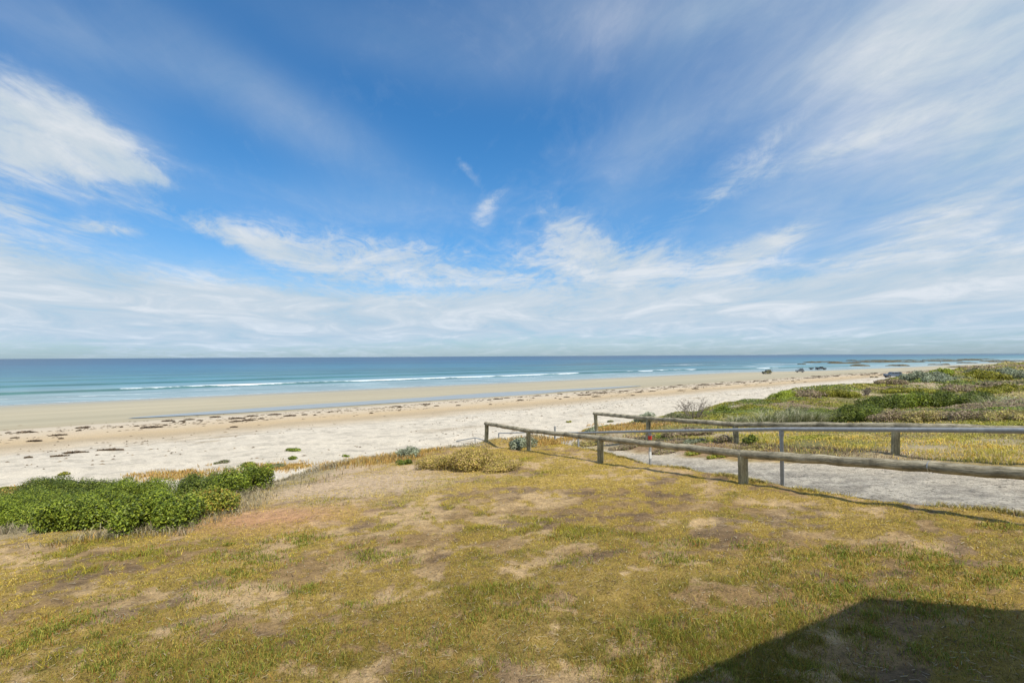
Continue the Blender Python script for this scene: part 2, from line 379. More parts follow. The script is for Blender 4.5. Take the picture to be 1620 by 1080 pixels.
foam = np.maximum(foam, .62*ss(330, 380, t)*(1-ss(520, 600, t))*ss(.55, .7, fbm(s/9, t/40, 99, 3))*ss(150, 200, s)*(1-ss(260, 330, s)))
z = z*1.0-.0
stp = [(120, (.30, .33, .30)), (135, (.28, .35, .35)), (150, (.24, .33, .34)), (185, (.14, .27, .31)), (240, (.065, .20, .245)), (330, (.034, .15, .21)), (520, (.018, .115, .19)), (1000, (.010, .070, .145)), (5000, (.006, .050, .115)), (50000, (.008, .055, .12))]
wn = sr*(1+.35*(fbm(s/60, t/260, 300, 4)-.5))
wc = np.stack([np.interp(wn, [q[0] for q in stp], [q[1][i] for q in stp]) for i in range(3)], 1)
front = np.clip(front, 0, 1)[:, None]*.8
wc = wc*(1-front)+np.array([.035, .125, .105])*front
reefy = ss(.52, .62, fbm(s/22, t/90, 310, 4))*ss(230, 330, t)*(1-ss(700, 1100, t))*ss(150, 200, s)*(1-ss(380, 500, s))
wc = wc*(1-.45*reefy[:, None])+np.array([.05, .055, .04])*.45*reefy[:, None]
x = s*SN[0]+t*TN[0]; y = s*SN[1]+t*TN[1]
ns, ntt = len(sv), len(tv)
i, j = np.meshgrid(np.arange(ns-1), np.arange(ntt-1), indexing='ij')
Q = np.stack([i*ntt+j, (i+1)*ntt+j, (i+1)*ntt+j+1, i*ntt+j+1], -1).reshape(-1, 4)[:, ::-1]
zz = z-.0
tag(mesh_np('sea', np.stack([x, y, zz], 1), Q, 4, M['water'], cols=wc, attrs=dict(foam=foam), smooth=True), kind='structure')
# shallow run-off pool lying behind the drift line
nt_, nw = 120, 12
tt = np.linspace(2, 115, nt_); PV = []
for a in tt:
    k = (a-2)/113; w = 4.6*math.sin(math.pi*min(k*1.0, 1))**.6*(.75+.5*float(fbm(a/12, 1, 400, 3))); c0 = 88.3+1.0*float(fbm(a/20, 5, 401, 3))
    for b in np.linspace(-1, 1, nw):
        s_ = c0+w*b*(.8 if b < 0 else 1.1); PV.append((s_*SN[0]+a*TN[0], s_*SN[1]+a*TN[1], .235))
i, j = np.meshgrid(np.arange(nt_-1), np.arange(nw-1), indexing='ij')
Q = np.stack([i*nw+j, (i+1)*nw+j, (i+1)*nw+j+1, i*nw+j+1], -1).reshape(-1, 4)
pool = plain('pool_water', (.30, .31, .29), .3, 0, .05, .3, .5)
tag(mesh_np('tidal_pool', PV, Q, 4, pool, smooth=True), kind='structure')
# ------------------------------------------------------------------ blades of grass
def blades(name, x, y, h, w, col, lean=.5, parent=None, zoff=-.004, base=None, mat='grass', two=False, wind=(0, 0)):
    n = len(x); z = (H(x, y) if base is None else base)+zoff
    th = rng.uniform(0, 2*math.pi, n); ph = rng.uniform(0, 2*math.pi, n); ln = h*lean*rng.uniform(.2, 1.3, n)
    dx, dy = np.cos(th)*w/2, np.sin(th)*w/2
    ox, oy = np.cos(ph)*ln+wind[0]*h, np.sin(ph)*ln+wind[1]*h
    b = np.stack([x, y, z], 1)
    p0 = b-np.stack([dx, dy, z*0], 1); p1 = b+np.stack([dx, dy, z*0], 1)
    tip = b+np.stack([ox, oy, h], 1)
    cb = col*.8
    if not two:
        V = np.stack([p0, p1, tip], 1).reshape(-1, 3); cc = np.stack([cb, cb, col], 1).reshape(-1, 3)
        return mesh_np(name, V, np.arange(3*n), 3, M[mat], parent, cols=cc)
    md = b+np.stack([ox*.35, oy*.35, h*.68], 1); tip = b+np.stack([ox*1.15, oy*1.15, h*.85], 1)
    q0 = md-np.stack([dx, dy, z*0], 1)*.8; q1 = md+np.stack([dx, dy, z*0], 1)*.8
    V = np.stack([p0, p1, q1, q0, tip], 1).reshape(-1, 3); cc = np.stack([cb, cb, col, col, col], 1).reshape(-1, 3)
    k = np.arange(n)[:, None]*5
    T = np.concatenate([k+[0, 1, 2], k+[0, 2, 3], k+[3, 2, 4]], 1)
    return mesh_np(name, V, T.ravel(), 3, M[mat], parent, cols=cc)
def palette(n, cols, wts, var=.25):
    c = np.array(cols)[rng.choice(len(cols), n, p=np.array(wts)/sum(wts))]
    return c*(1+rng.uniform(-var, var, (n, 1)))
STRAW = [(.68, .50, .08), (.58, .43, .055), (.78, .61, .18), (.36, .23, .05)]
GREEN = [(.26, .28, .025), (.39, .375, .035), (.17, .18, .018), (.58, .46, .06)]
# lawn turf: short dry and green blades, sampled so that they thin out with distance
n = 900000
a = np.radians(rng.uniform(-56, 54, n)); r = np.exp(rng.uniform(math.log(2.2), math.log(26), n))
x = np.sin(a)*r; y = np.cos(a)*r
cv = cover(x, y); bm, bm2 = baremask(x, y); pm = pathmask(x, y); es = edge_s(x, y)
fine = fbm(x*5, y*5, 500, 3)
dens = ss(.32, .72, cv+.5*(fine-.5))*(1-bm)*(1-.85*bm2)*(1-pm)*(es < .9)*(x < ip(y, PL)+.15)
keep = rng.uniform(0, 1, n) < np.clip(dens+.035, 0, 1)*.8*np.where(pm > .3, 0, 1)*(es < .9)*(x < ip(y, PL)+.15)
x, y, r = x[keep], y[keep], r[keep]; g = greenness(x, y); n = len(x)
mixg = rng.uniform(0, 1, n) < (g*.85+.06)
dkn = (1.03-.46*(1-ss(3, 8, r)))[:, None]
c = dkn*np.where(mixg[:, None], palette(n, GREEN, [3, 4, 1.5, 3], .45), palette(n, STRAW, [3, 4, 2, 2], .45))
c = np.where((rng.uniform(0, 1, n) < .12*(g > .35))[:, None], np.array([.34, .15, .04]), c)
lush = ss(.6, .95, g)
h = rng.uniform(.010, .030, n)*(1+1.5*lush)*np.clip(.9+r*.03, .9, 1.6); w = np.maximum(.0028, r*.00085)*rng.uniform(.7, 1.3, n)
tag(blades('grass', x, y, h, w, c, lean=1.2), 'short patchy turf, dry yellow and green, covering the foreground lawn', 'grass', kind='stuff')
print('turf', n)
# taller green tufts in the turf
tx, ty, th_, tcn = [], [], [], []
spots = [(rng.uniform(0, 1620), 820+260*rng.uniform(0, 1)**.7, rng.uniform(.06, .16)) for _ in range(45)]+[(1390, 870, .20), (1450, 880, .16), (1340, 930, .40), (1300, 975, .28), (1380, 985, .35), (1290, 940, .25), (1190, 900, .16), (1150, 980, .15), (930, 845, .2), (1090, 862, .12), (1280, 880, .14), (790, 960, .14), (700, 1000, .18), (740, 1040, .2), (860, 960, .15), (390, 905, .2), (160, 970, .3), (200, 1040, .3), (60, 1000, .3), (1000, 1000, .12), (1460, 1050, .25), (1500, 900, .12), (1440, 930, .14), (1540, 910, .15), (330, 1040, .2), (470, 940, .2), (600, 870, .25), (450, 860, .3), (1190, 1000, .12)]
for (u, v, rad) in spots:
    gx, gy, gz = G(u, v); m = int(750*rad/.2)
    for _ in range(9):
        qx, qy = gx+rng.normal(0, rad*1.3), gy+rng.normal(0, rad*1.0); mm = int(m/9*rng.uniform(.3, 1.6)); rs = rng.uniform(.04, .14)
        tx.append(qx+rng.normal(0, rs, mm)); ty.append(qy+rng.normal(0, rs, mm))
tx = np.concatenate(tx); ty = np.concatenate(ty); n = len(tx); rr_ = np.hypot(tx, ty)
c = palette(n, [(.16, .22, .025), (.26, .29, .04), (.46, .38, .08), (.38, .17, .04)], [4, 4, 4, 1.5])
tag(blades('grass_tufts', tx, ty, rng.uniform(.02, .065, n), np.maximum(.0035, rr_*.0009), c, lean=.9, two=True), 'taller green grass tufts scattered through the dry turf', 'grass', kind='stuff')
yy = rng.uniform(5, 26, 26000); yy = yy[rng.uniform(0, 1, len(yy)) < ss(.35, .6, fbm(yy*2.2, yy*0, 850, 3))]; n = len(yy)
xx = ip(yy, PL)+rng.normal(.05, .12, n)+.3*(fbm(yy*1.5, yy*0, 851, 2)-.5)
tag(blades('edge_grass', xx, yy, rng.uniform(.03, .10, n), np.maximum(.004, np.hypot(xx, yy)*.0009), palette(n, [(.46, .36, .10), (.36, .33, .06), (.30, .20, .08), (.52, .42, .16)], [4, 3, 2, 2]), lean=1.1, two=True), 'ragged fringe of grass along the near edge of the sandy path', 'grass', kind='stuff')
# litter of dry stalks lying on the lawn
n = 15000
a = np.radians(rng.uniform(-52, 52, n)); r = np.exp(rng.uniform(math.log(2.4), math.log(12), n)); x = np.sin(a)*r; y = np.cos(a)*r
k = (edge_s(x, y) < 0) & (x < ip(y, PL)); x, y, r = x[k], y[k], r[k]; n = len(x)
L = rng.uniform(.012, .07, n)*rng.uniform(.4, 1.3, n); th = rng.uniform(0, 6.28, n); w = np.maximum(.0022, r*.0006)
z = H(x, y)+.012; x2 = x+np.cos(th)*L; y2 = y+np.sin(th)*L; z2 = H(x2, y2)+rng.uniform(.004, .025, n)
px, py = -np.sin(th)*w, np.cos(th)*w
V = np.stack([np.stack([x-px, y-py, z], 1), np.stack([x+px, y+py, z], 1), np.stack([x2+px*.5, y2+py*.5, z2], 1), np.stack([x2-px*.5, y2-py*.5, z2], 1)], 1).reshape(-1, 3)
c = np.repeat(palette(n, [(.5, .42, .28), (.3, .2, .12), (.12, .08, .05)], [4, 2, 2]), 4, 0)
tag(mesh_np('dry_litter', V, np.arange(4*n), 4, M['grass'], cols=c), 'dry stalks and bark litter lying on the lawn', 'litter', kind='stuff')
# dune cover beyond the path and on the seaward slope
def cover_patch(name, n, rmin, rmax, a0, a1, fn, label, wk=.0011, lean=.6, two=True, wind=(0, 0)):
    a = np.radians(rng.uniform(a0, a1, n)); r = np.exp(rng.uniform(math.log(rmin), math.log(rmax), n)); x = np.sin(a)*r; y = np.cos(a)*r
    dens, h, c = fn(x, y, r)
    k = rng.uniform(0, 1, n) < dens
    o = blades(name, x[k], y[k], h[k], np.maximum(.004, r[k]*wk)*rng.uniform(.7, 1.4, k.sum()), c[k], lean=lean, two=two, wind=wind)
    tag(o, label, 'grass', kind='stuff'); print(name, k.sum()); return o
def dune_fn(x, y, r):
    s, t = st(x, y); e = edge_s(x, y); to = ip(t, TOE)
    R = ip(y, PR)
    on = (x > R+.3+.6*fbm(x*.7, y*.7, 520)) & (y > 6) & (s < to-2.5-3*fbm(x/4, y/4, 521))
    p = fbm(x/2.2, y/2.2, 530, 4); q = fbm(x/6, y/6, 531, 3)
    dens = on*np.clip(ss(.30, .5, p)+.05, 0, 1)*(1-.35*ss(30, 60, r))
    n = len(x)
    near = 1-ss(18, 32, r)
    cy = palette(n, [(.76, .50, .10), (.70, .56, .12), (.46, .44, .07), (.76, .58, .22)], [4, 4, 3, 3])
    co = palette(n, [(.20, .22, .04), (.29, .29, .06), (.40, .34, .13), (.14, .16, .035), (.42, .34, .20)], [4, 4, 2, 3, 2])
    cb = palette(n, [(.25, .17, .11), (.33, .24, .16), (.16, .11, .07)], [3, 3, 2])
    sel = (near > rng.uniform(0, 1, n))[:, None]
    gp = ss(.45, .62, fbm(x/1.6, y/1.6, 536, 4))[:, None]; cy = cy*(1-gp*.55)+np.array([.42, .41, .07])*gp*.55
    c = np.where(sel, cy, co); c = np.where(((q > .57) & (r > 26) & (rng.uniform(0, 1, n) < .8))[:, None], cb, c)
    bank = (x < ip(y, [(10, 9), (12.5, 9.6), (17, 7.6), (21, 5.8), (26, 4.6), (40, 1)])) & (r < 30)
    c = np.where((bank & (rng.uniform(0, 1, n) < .75))[:, None], cb*1.2, c)
    h = np.where(bank, rng.uniform(.03, .12, n), rng.uniform(.35, 1, n)*(.03+.20*fbm(x*1.3, y*1.3, 533, 3)**1.6)*(1+.5*ss(30, 80, r)))
    dens = np.where(bank, np.clip(dens+.15*on, 0, 1)*.8, dens)
    return dens*.9, h, c
cover_patch('dune_grass', 480000, 10, 330, 4, 54, dune_fn, 'yellow and olive dune grass and low ground cover beyond the far log fence', lean=1.0, wk=.00075)
def slope_fn(x, y, r):
    s, t = st(x, y); e = edge_s(x, y); n = len(x)
    p = fbm(x/1.3, y/1.3, 540, 4)
    on = (e > -1.2) & (e < 6.5) & (t < 16.5) & (pathmask(x, y) < .1) & (x < ip(y, PL)-.1)
    lip = np.exp(-((e-.9)/1.3)**2)
    dens = on*np.clip(ss(.36, .55, p)*.7+.75*lip*ss(.3, .5, p), 0, 1)
    bm, bm2 = baremask(x, y); dens = dens*(1-.97*np.clip(bm+bm2*1.2, 0, 1))*(1-np.exp(-(((x+1.1)**2+(y-22.8)**2)/3)))
    or_ = fbm(x/2+7, y/2, 541, 2)+.35*ss(14, 24, y)*ss(2, 6, t)
    cg = palette(n, [(.40, .34, .23), (.48, .40, .24), (.28, .25, .14), (.22, .19, .13)], [3, 3, 3, 2])
    cy = palette(n, [(.55, .33, .09), (.50, .38, .10), (.42, .36, .10)], [4, 3, 2])
    c = np.where((or_ > .80)[:, None], cy, cg)
    return dens*.9, rng.uniform(.06, .22, n)*(.7+.5*lip), c
cover_patch('slope_grass', 170000, 7, 32, -56, 6, slope_fn, 'pale dry grass along the crest above the beach', wk=.0009, lean=.9)
# ------------------------------------------------------------------ shrubs
PAL = dict(
  green=([(.15, .205, .018), (.22, .275, .024), (.07, .10, .013), (.31, .35, .04)], [4, 4, 3, 1.5]),
  gold=([(.24, .27, .03), (.36, .33, .045), (.13, .17, .02), (.40, .24, .05)], [4, 3, 3, 1]),
  dark=([(.10, .14, .018), (.16, .20, .024), (.05, .07, .012), (.25, .28, .04)], [4, 4, 3, 1]),
  olive=([(.20, .205, .018), (.28, .27, .025), (.12, .12, .013), (.36, .32, .035)], [4, 4, 3, 2]),
  lime=([(.30, .36, .03), (.20, .26, .025), (.37, .40, .05)], [4, 3, 2]),
  grey=([(.26, .29, .18), (.34, .38, .26), (.17, .20, .12), (.42, .45, .34)], [4, 4, 3, 1]),
  brown=([(.29, .22, .15), (.37, .28, .19), (.19, .14, .09), (.30, .29, .10)], [4, 3, 3, 3]),
  heath=([(.42, .36, .10), (.32, .30, .09), (.27, .19, .12), (.48, .38, .15)], [3, 3, 3, 2]),
  scrub=([(.46, .36, .08), (.33, .28, .05), (.52, .38, .12), (.22, .15, .07), (.46, .32, .14)], [4, 4, 3, 2, 3]),
  sage=([(.15, .17, .07), (.22, .22, .10), (.10, .11, .05), (.26, .22, .13)], [4, 4, 3, 2]))
def leaves(parent, cx, cy, cz, rx, ry, h, pal, leaf, lumps, cov=1.0, flat=.5, name='foliage', upness=.5, cap=42000, yaw=0):
    cols, wts = PAL[pal]
    # lumps: sub-ellipsoids filling the footprint
    K = lumps; lx = []
    for _ in range(K):
        a = rng.uniform(0, 6.283); q = math.sqrt(rng.uniform(0, 1))*.72
        ex, ey = math.cos(a)*q, math.sin(a)*q
        hh = (1-.45*q**2)*rng.uniform(.66, 1.05)
        sz = rng.uniform(.75, 1.25)/math.sqrt(K)*1.15
        lx.append((ex, ey, hh, sz))
    lx = np.array(lx)
    area = 1.4*math.pi*rx*ry+math.pi*(rx+ry)*h*.8
    n = int(min(cap, max(150, area/(leaf*leaf*.42)*cov*1.5)))
    k = rng.integers(0, K, n); d = rng.normal(0, 1, (n, 3)); d[:, 2] = np.abs(d[:, 2])*rng.choice([1, 1, 1, -.35], n); d /= np.linalg.norm(d, axis=1)[:, None]
    depth = 1-np.abs(rng.normal(0, .13, n)); depth = np.where(rng.uniform(0, 1, n) < .22, rng.uniform(.45, 1, n), depth)
    nz = .85+.3*rng.uniform(0, 1, n)
    rl = lx[k, 3]
    px = (lx[k, 0]+d[:, 0]*rl*depth*nz)*rx; py = (lx[k, 1]+d[:, 1]*rl*depth*nz)*ry
    hl = lx[k, 2]*h
    vz = np.minimum(hl*.5, max(rx, ry)*rl*.9+h*.1)
    pz = hl-vz+d[:, 2]*vz*depth*nz
    # skirts: drop part of the leaves towards the ground
    sk = rng.uniform(0, 1, n) < .28; pz = np.where(sk, pz*rng.uniform(.05, .8, n), pz)
    ca, sa = math.cos(yaw), math.sin(yaw); px, py = px*ca-py*sa, px*sa+py*ca
    gz = H(cx+px, cy+py)-cz
    pz = np.maximum(pz+gz, gz+leaf*.3)
    c0 = np.stack([px, py, pz], 1)
    nrm = d*np.array([1, 1, 1])+rng.normal(0, .55, (n, 3))+np.array([0, 0, upness]); nrm /= np.linalg.norm(nrm, axis=1)[:, None]
    t1 = np.cross(nrm, rng.normal(0, 1, (n, 3))); t1 /= np.linalg.norm(t1, axis=1)[:, None]; t2 = np.cross(nrm, t1)
    sz = leaf*rng.uniform(.6, 1.35, (n, 1)); a = t1*sz*.62; b = t2*sz*.62*flat
    V = np.stack([c0-a, c0-b, c0+a, c0+b], 1).reshape(-1, 3)
    clump = .6+.8*fbm(px/(leaf*7)+cx, py/(leaf*7)+pz/(leaf*7)+cy, 600, 2)
    c = palette(n, cols, wts, .2)*clump[:, None]
    return mesh_np(name, V, np.arange(4*n), 4, M['leaf'], parent, cols=np.repeat(c, 4, 0))
def stems(parent, rx, ry, h, n, rad, cx, cy, cz, name='stem', spread=.8, twig=False, mat='stem', hs=(.5, .95)):
    mb = MB()
    for _ in range(n):
        a = random.uniform(0, 6.283); q = math.sqrt(random.random())*spread
        ex, ey = math.cos(a)*q*rx, math.sin(a)*q*ry; hh = h*random.uniform(*hs)*(1-.3*q*q)
        b0 = Vector((ex*.25, ey*.25, 0)); b0.z = float(H(cx+b0.x, cy+b0.y))-cz-.05
        gz = float(H(cx+ex, cy+ey))-cz
        m = Vector((ex*.6+random.uniform(-.1, .1)*rx, ey*.6+random.uniform(-.1, .1)*ry, hh*.5+gz*.5)); e = Vector((ex, ey, hh+gz))
        mb.tube([b0, m, e], [rad, rad*.7, rad*.25], 5)
        if twig:
            for _ in range(5):
                f = random.uniform(.3, .95); p = m.lerp(e, f); dd = Vector((random.uniform(-1, 1)*rx*.3, random.uniform(-1, 1)*ry*.3, random.uniform(.1, .5)*h*.5))
                mb.tube([p, p+dd*.5+Vector((0, 0, h*.02)), p+dd], [rad*.45, rad*.35, rad*.15], 4)
    return mb.build(name, M[mat], parent)
def shrub(name, u, v, w, h, pal, label, lumps=9, leaf=.035, cat='bush', group=None, dr=.8, cov=1.0, lf=1.0, kind=None, upness=.5, flat=.55, cap=42000, D=None, yaw=0):
    """u,v: where the front of the plant meets the ground; w,h its seen size; turned into metres from the distance"""
    x, y, z = G(u, v)
    k = y/F; rx = w/2*k; ry = rx*dr; hh = h*k*.97
    x, y = x*(1+ry*.55/y), y+ry*.55; z = float(H(x, y))
    o = empty(name, (x, y, z), 0, label, cat, group)
    L = max(leaf, y*.0022)*lf
    if kind == 'twig':
        stems(o, rx, ry, hh, 34, max(.012, y*.0006), x, y, z, 'branch', 1.0, True, 'twig', (.6, 1.1)); return o
    leaves(o, x, y, z, rx, ry, hh, pal, L, lumps, cov, flat, upness=upness, cap=cap, yaw=yaw)
    if hh > .25: stems(o, rx*.9, ry*.9, hh*.85, 8, max(.012, y*.0005), x, y, z)
    return o
gB = 'leafy green bushes on the slope below the lawn'
LB = [
 (40, 838, 230, 56, 'green', 'bright green leafy bush cut by the left edge of the photo', 34),
 (140, 836, 210, 58, 'green', 'broad flat topped green bush, second from the left edge on the slope', 40),
 (245, 840, 190, 62, 'green', 'dense green bush in the middle of the thicket, behind the pale dry grass', 40),
 (318, 818, 160, 44, 'gold', 'yellow tinged green bush low at the right part of the thicket', 30),
 (380, 784, 124, 54, 'green', 'green bush at the right end of the thicket, nearest the sand bank', 26),
 (320, 794, 150, 44, 'dark', 'darker green bush rising behind the yellow tinged one', 28),
 (70, 812, 240, 44, 'dark', 'dark green bush behind the leftmost bushes, next to the beach', 28),
 (215, 804, 180, 42, 'green', 'green bush at the back of the thicket, its top against pale sand', 28)]
for (u, v, w, h, p, lab, lu) in LB:
    shrub('leafy_bush', u, v, w, h, p, lab, lu, leaf=.036, group=gB, cov=1.0, flat=.6, dr=.75, cap=60000)
shrub('scrub_bush', 738, 744, 130, 34, 'scrub', 'sprawling brownish olive scrub mound at the lawn edge left of the log fence', 16, leaf=.035, cov=.7, dr=.8)
shrub('scrub_bush', 695, 741, 86, 24, 'scrub', 'smaller straggly olive scrub against the left side of the brownish mound', 10, leaf=.035, cov=.7)
shrub('scrub_bush', 790, 746, 84, 16, 'scrub', 'low golden brown scrub spreading onto the lawn right of the mound', 8, leaf=.03, cov=.55)
shrub('saltbush', 648, 724, 46, 21, 'grey', 'grey green saltbush at the crest beside orange dry grass', 8, leaf=.05, flat=.5)
shrub('saltbush', 640, 735, 26, 10, 'dark', 'small dark green bush below the grey green saltbush at the crest', 5, leaf=.04)
shrub('saltbush', 826, 709, 56, 19, 'grey', 'round grey green saltbush between the first two log fence posts', 9, leaf=.06, flat=.5)
shrub('saltbush', 930, 690, 34, 14, 'grey', 'small grey green bush left of the far log fence end post', 6, leaf=.06)
# right hand dunes, near to far
RD = [
 ('saltbush', 1020, 668, 34, 20, 'grey', 'round grey green bush just behind the far fence, near its left end', 6, {}),
 ('twiggy_bush', 1098, 664, 70, 34, None, 'bare grey twiggy bush behind the far log fence, against the sand', 1, dict(kind='twig')),
 ('saltbush', 1070, 666, 44, 16, 'sage', 'dull green shrub at the foot of the bare twiggy bush', 6, {}),
 ('leafy_bush', 1146, 660, 34, 25, 'green', 'upright dark leafy bush between the twiggy bush and the long olive cushion', 8, {}),
 ('cushion_bush', 1200, 656, 86, 19, 'olive', 'long smooth olive cushion plant behind the pale tussock', 7, dict(lf=.8)),
 ('cushion_bush', 1224, 637, 28, 7, 'olive', 'tiny olive cushion plant at the sand edge', 3, dict(lf=.8)),
 ('cushion_bush', 1242, 633, 50, 17, 'lime', 'bright green cushion plant at the sand edge, leftmost crest of the dune', 5, dict(lf=.8)),
 ('twiggy_bush', 1282, 630, 56, 17, 'brown', 'grey brown scrub on the dune edge right of the bright green cushion', 7, dict(cov=.6)),
 ('cushion_bush', 1330, 629, 68, 15, 'olive', 'large domed olive green cushion plant above the bare sandy patch', 5, dict(lf=.7)),
 ('cushion_bush', 1364, 614, 50, 9, 'olive', 'flat olive cushion plant on the dune edge behind the domed cushion', 4, dict(lf=.8)),
 ('twiggy_bush', 1371, 626, 14, 13, None, 'small upright grey twig bush right of the domed cushion', 1, dict(kind='twig')),
 ('leafy_bush', 1260, 668, 80, 30, 'sage', 'pale green bush behind the drooping tussock', 9, {}),
 ('leafy_bush', 1300, 668, 66, 30, 'green', 'mid green bush at the left end of the dark hedge', 9, {}),
 ('leafy_bush', 1350, 668, 80, 36, 'dark', 'dark green glossy bush, leftmost of the dark hedge, over the far fence', 12, {}),
 ('leafy_bush', 1395, 652, 76, 30, 'dark', 'dark green bush second from the left in the hedge on the dune', 11, {}),
 ('leafy_bush', 1440, 645, 76, 28, 'green', 'lighter green bush in the middle of the hedge on the dune', 11, {}),
 ('leafy_bush', 1490, 646, 80, 32, 'dark', 'dark green bush right of the middle of the hedge', 11, {}),
 ('leafy_bush', 1535, 648, 66, 34, 'dark', 'dark green bush at the right end of the hedge beside the white tussock', 10, {}),
 ('heath_bush', 1412, 668, 70, 25, 'brown', 'brown and mauve heath bush in front of the hedge, left one', 8, dict(cov=.8)),
 ('heath_bush', 1460, 668, 66, 22, 'heath', 'golden heath bush between two brown ones in front of the hedge', 8, dict(cov=.8)),
 ('heath_bush', 1520, 666, 80, 24, 'brown', 'brown heath bush in front of the hedge, right one', 8, dict(cov=.8)),
 ('heath_bush', 1592, 668, 70, 24, 'heath', 'yellow green heath bush at the right edge above the far fence', 8, {}),
 ('heath_bush', 1612, 650, 60, 22, 'olive', 'olive bush at the right edge behind the yellow green heath', 7, {}),
 ('heath_bush', 1412, 618, 56, 9, 'brown', 'low grey brown bush below the parked blue car', 5, {}),
 ('leafy_bush', 1410, 609, 52, 13, 'brown', 'dark brownish bush hiding the lower half of the blue car', 7, {}),
 ('saltbush', 1462, 603, 66, 22, 'grey', 'large grey green bush right of the blue car', 10, {}),
 ('leafy_bush', 1492, 594, 34, 14, 'lime', 'bright lime green bush on the crest behind the large grey green one', 6, {}),
 ('saltbush', 1490, 606, 46, 14, 'grey', 'pale grey scrub at the foot of the lime green bush', 5, {}),
 ('heath_bush', 1530, 620, 80, 11, 'brown', 'long low brown bush across the middle dune', 6, {}),
 ('cushion_bush', 1450, 622, 80, 9, 'olive', 'flat olive bush left of the long low brown one', 5, {}),
 ('cushion_bush', 1590, 626, 80, 14, 'olive', 'wide olive bush at the right edge above the white tussock', 6, {}),
 ('leafy_bush', 1560, 604, 76, 18, 'olive', 'olive green bush on the right crest', 8, {}),
 ('saltbush', 1606, 600, 50, 22, 'grey', 'tall grey green bush on the crest at the right edge', 8, {}),
 ('leafy_bush', 1562, 592, 60, 13, 'sage', 'dull green bush on the far crest behind the olive one', 6, {}),
 ('cushion_bush', 1520, 604, 50, 11, 'sage', 'faded green bush between the lime one and the right crest', 5, {}),
 ('heath_bush', 1145, 700, 28, 15, 'brown', 'dark brown bush under the far fence beside its third post', 5, {}),
 ('heath_bush', 1186, 702, 24, 16, 'dark', 'small dark bush under the far fence right of its third post', 5, {}),
 ('heath_bush', 1085, 690, 80, 14, 'brown', 'long dark brown scrub under the far fence behind the red banded post', 8, {}),
 ('saltbush', 1100, 703, 34, 8, 'grey', 'tiny blue green bush on the bank behind the log rail', 4, {}),
 ('beach_tuft', 1098, 720, 36, 8, 'gold', 'yellow green tuft on the sandy bank by the path, left of two', 5, {}),
 ('beach_tuft', 1140, 725, 40, 8, 'gold', 'yellow green tuft on the sandy bank by the path, right of two', 5, {}),
 ('heath_bush', 1000, 708, 70, 10, 'brown', 'reddish brown low scrub on the bank between log rail and metal handrail', 7, dict(cov=.6)),
 ('heath_bush', 930, 706, 50, 9, 'heath', 'golden low scrub where the path dips towards the beach', 6, dict(cov=.6)),
 ('heath_bush', 1060, 716, 60, 9, 'brown', 'brown tangled scrub on the bank right of the red banded post', 7, dict(cov=.6)),
 ('heath_bush', 1190, 716, 60, 8, 'heath', 'straw and green low growth beside the path under the log rail', 6, dict(cov=.5)),
 ('cushion_bush', 1590, 612, 70, 10, 'sage', 'low dull bush at the right edge below the grey green crest bush', 5, {})]
for (nm, u, v, w, h, p, lab, lu, kw) in RD:
    if p: w, h, lu = w*1.2, h*.88, int(lu*2.2)
    shrub(nm, u, v, w, h, p, lab, lu, leaf=.045, group='bushes on the right hand dunes', **kw)
# wind-swept mat of low scrub that knits the dune bushes together
n = 520000
a = np.radians(rng.uniform(6, 54, n)); r = np.exp(rng.uniform(math.log(19), math.log(300), n)); x = np.sin(a)*r; y = np.cos(a)*r
s_, t_ = st(x, y); to = ip(t_, TOE)
m1 = fbm(x/7, y/7, 800, 4); m2 = fbm(x/2.1, y/2.1, 801, 3); m3 = fbm(x/11, y/11, 802, 3)
ht = (.03+.55*ss(.42, .72, m1)*(.3+1.2*m2**1.3))*ss(19, 30, r)*(1-.35*ss(70, 140, r))
dn_ = ss(.41, .47, m1+.12*(m2-.5))*(s_ < to-1-4*m3)*(x > ip(y, PR)+1.5)*(s_ > -60)
k = rng.uniform(0, 1, n) < dn_; x, y, r, ht, m1, m2, m3 = [q[k] for q in (x, y, r, ht, m1, m2, m3)]; n = len(x)
z = H(x, y)+ht*np.where(rng.uniform(0, 1, n) < .7, 1, rng.uniform(.2, 1, n)); lf = np.maximum(.05, r*.0021)
nrm = rng.normal(0, .5, (n, 3))+np.array([-.1, -.5, .9]); nrm /= np.linalg.norm(nrm, axis=1)[:, None]
t1 = np.cross(nrm, rng.normal(0, 1, (n, 3))); t1 /= np.linalg.norm(t1, axis=1)[:, None]; t2 = np.cross(nrm, t1)
sz = (lf*rng.uniform(.5, 1.4, n))[:, None]*.62; c0 = np.stack([x, y, z+lf*.3], 1)
V = np.stack([c0-t1*sz, c0-t2*sz*.6, c0+t1*sz, c0+t2*sz*.6], 1).reshape(-1, 3)
sel = fbm(x/5, y/5, 803, 3)
cA = palette(n, *PAL['olive'], .35)*.85; cB = palette(n, *PAL['dark'], .35); cD = palette(n, *PAL['brown']); cE = palette(n, *PAL['heath'])
c = np.where((sel < .42)[:, None], cB, cA); c = np.where(((sel > .57) & (m3 < .56))[:, None], cE*.85, c); c = np.where((m3 > .69)[:, None], cD*.85, c); c = c*(.6+.8*fbm(x/1.2, y/1.2, 805, 2))[:, None]*.97
tag(mesh_np('dune_scrub', V, np.arange(4*n), 4, M['leaf'], cols=np.repeat(c, 4, 0)), 'continuous low windswept scrub mat, olive and green, over the right hand dunes', 'scrub', kind='stuff'); print('scrub', n)
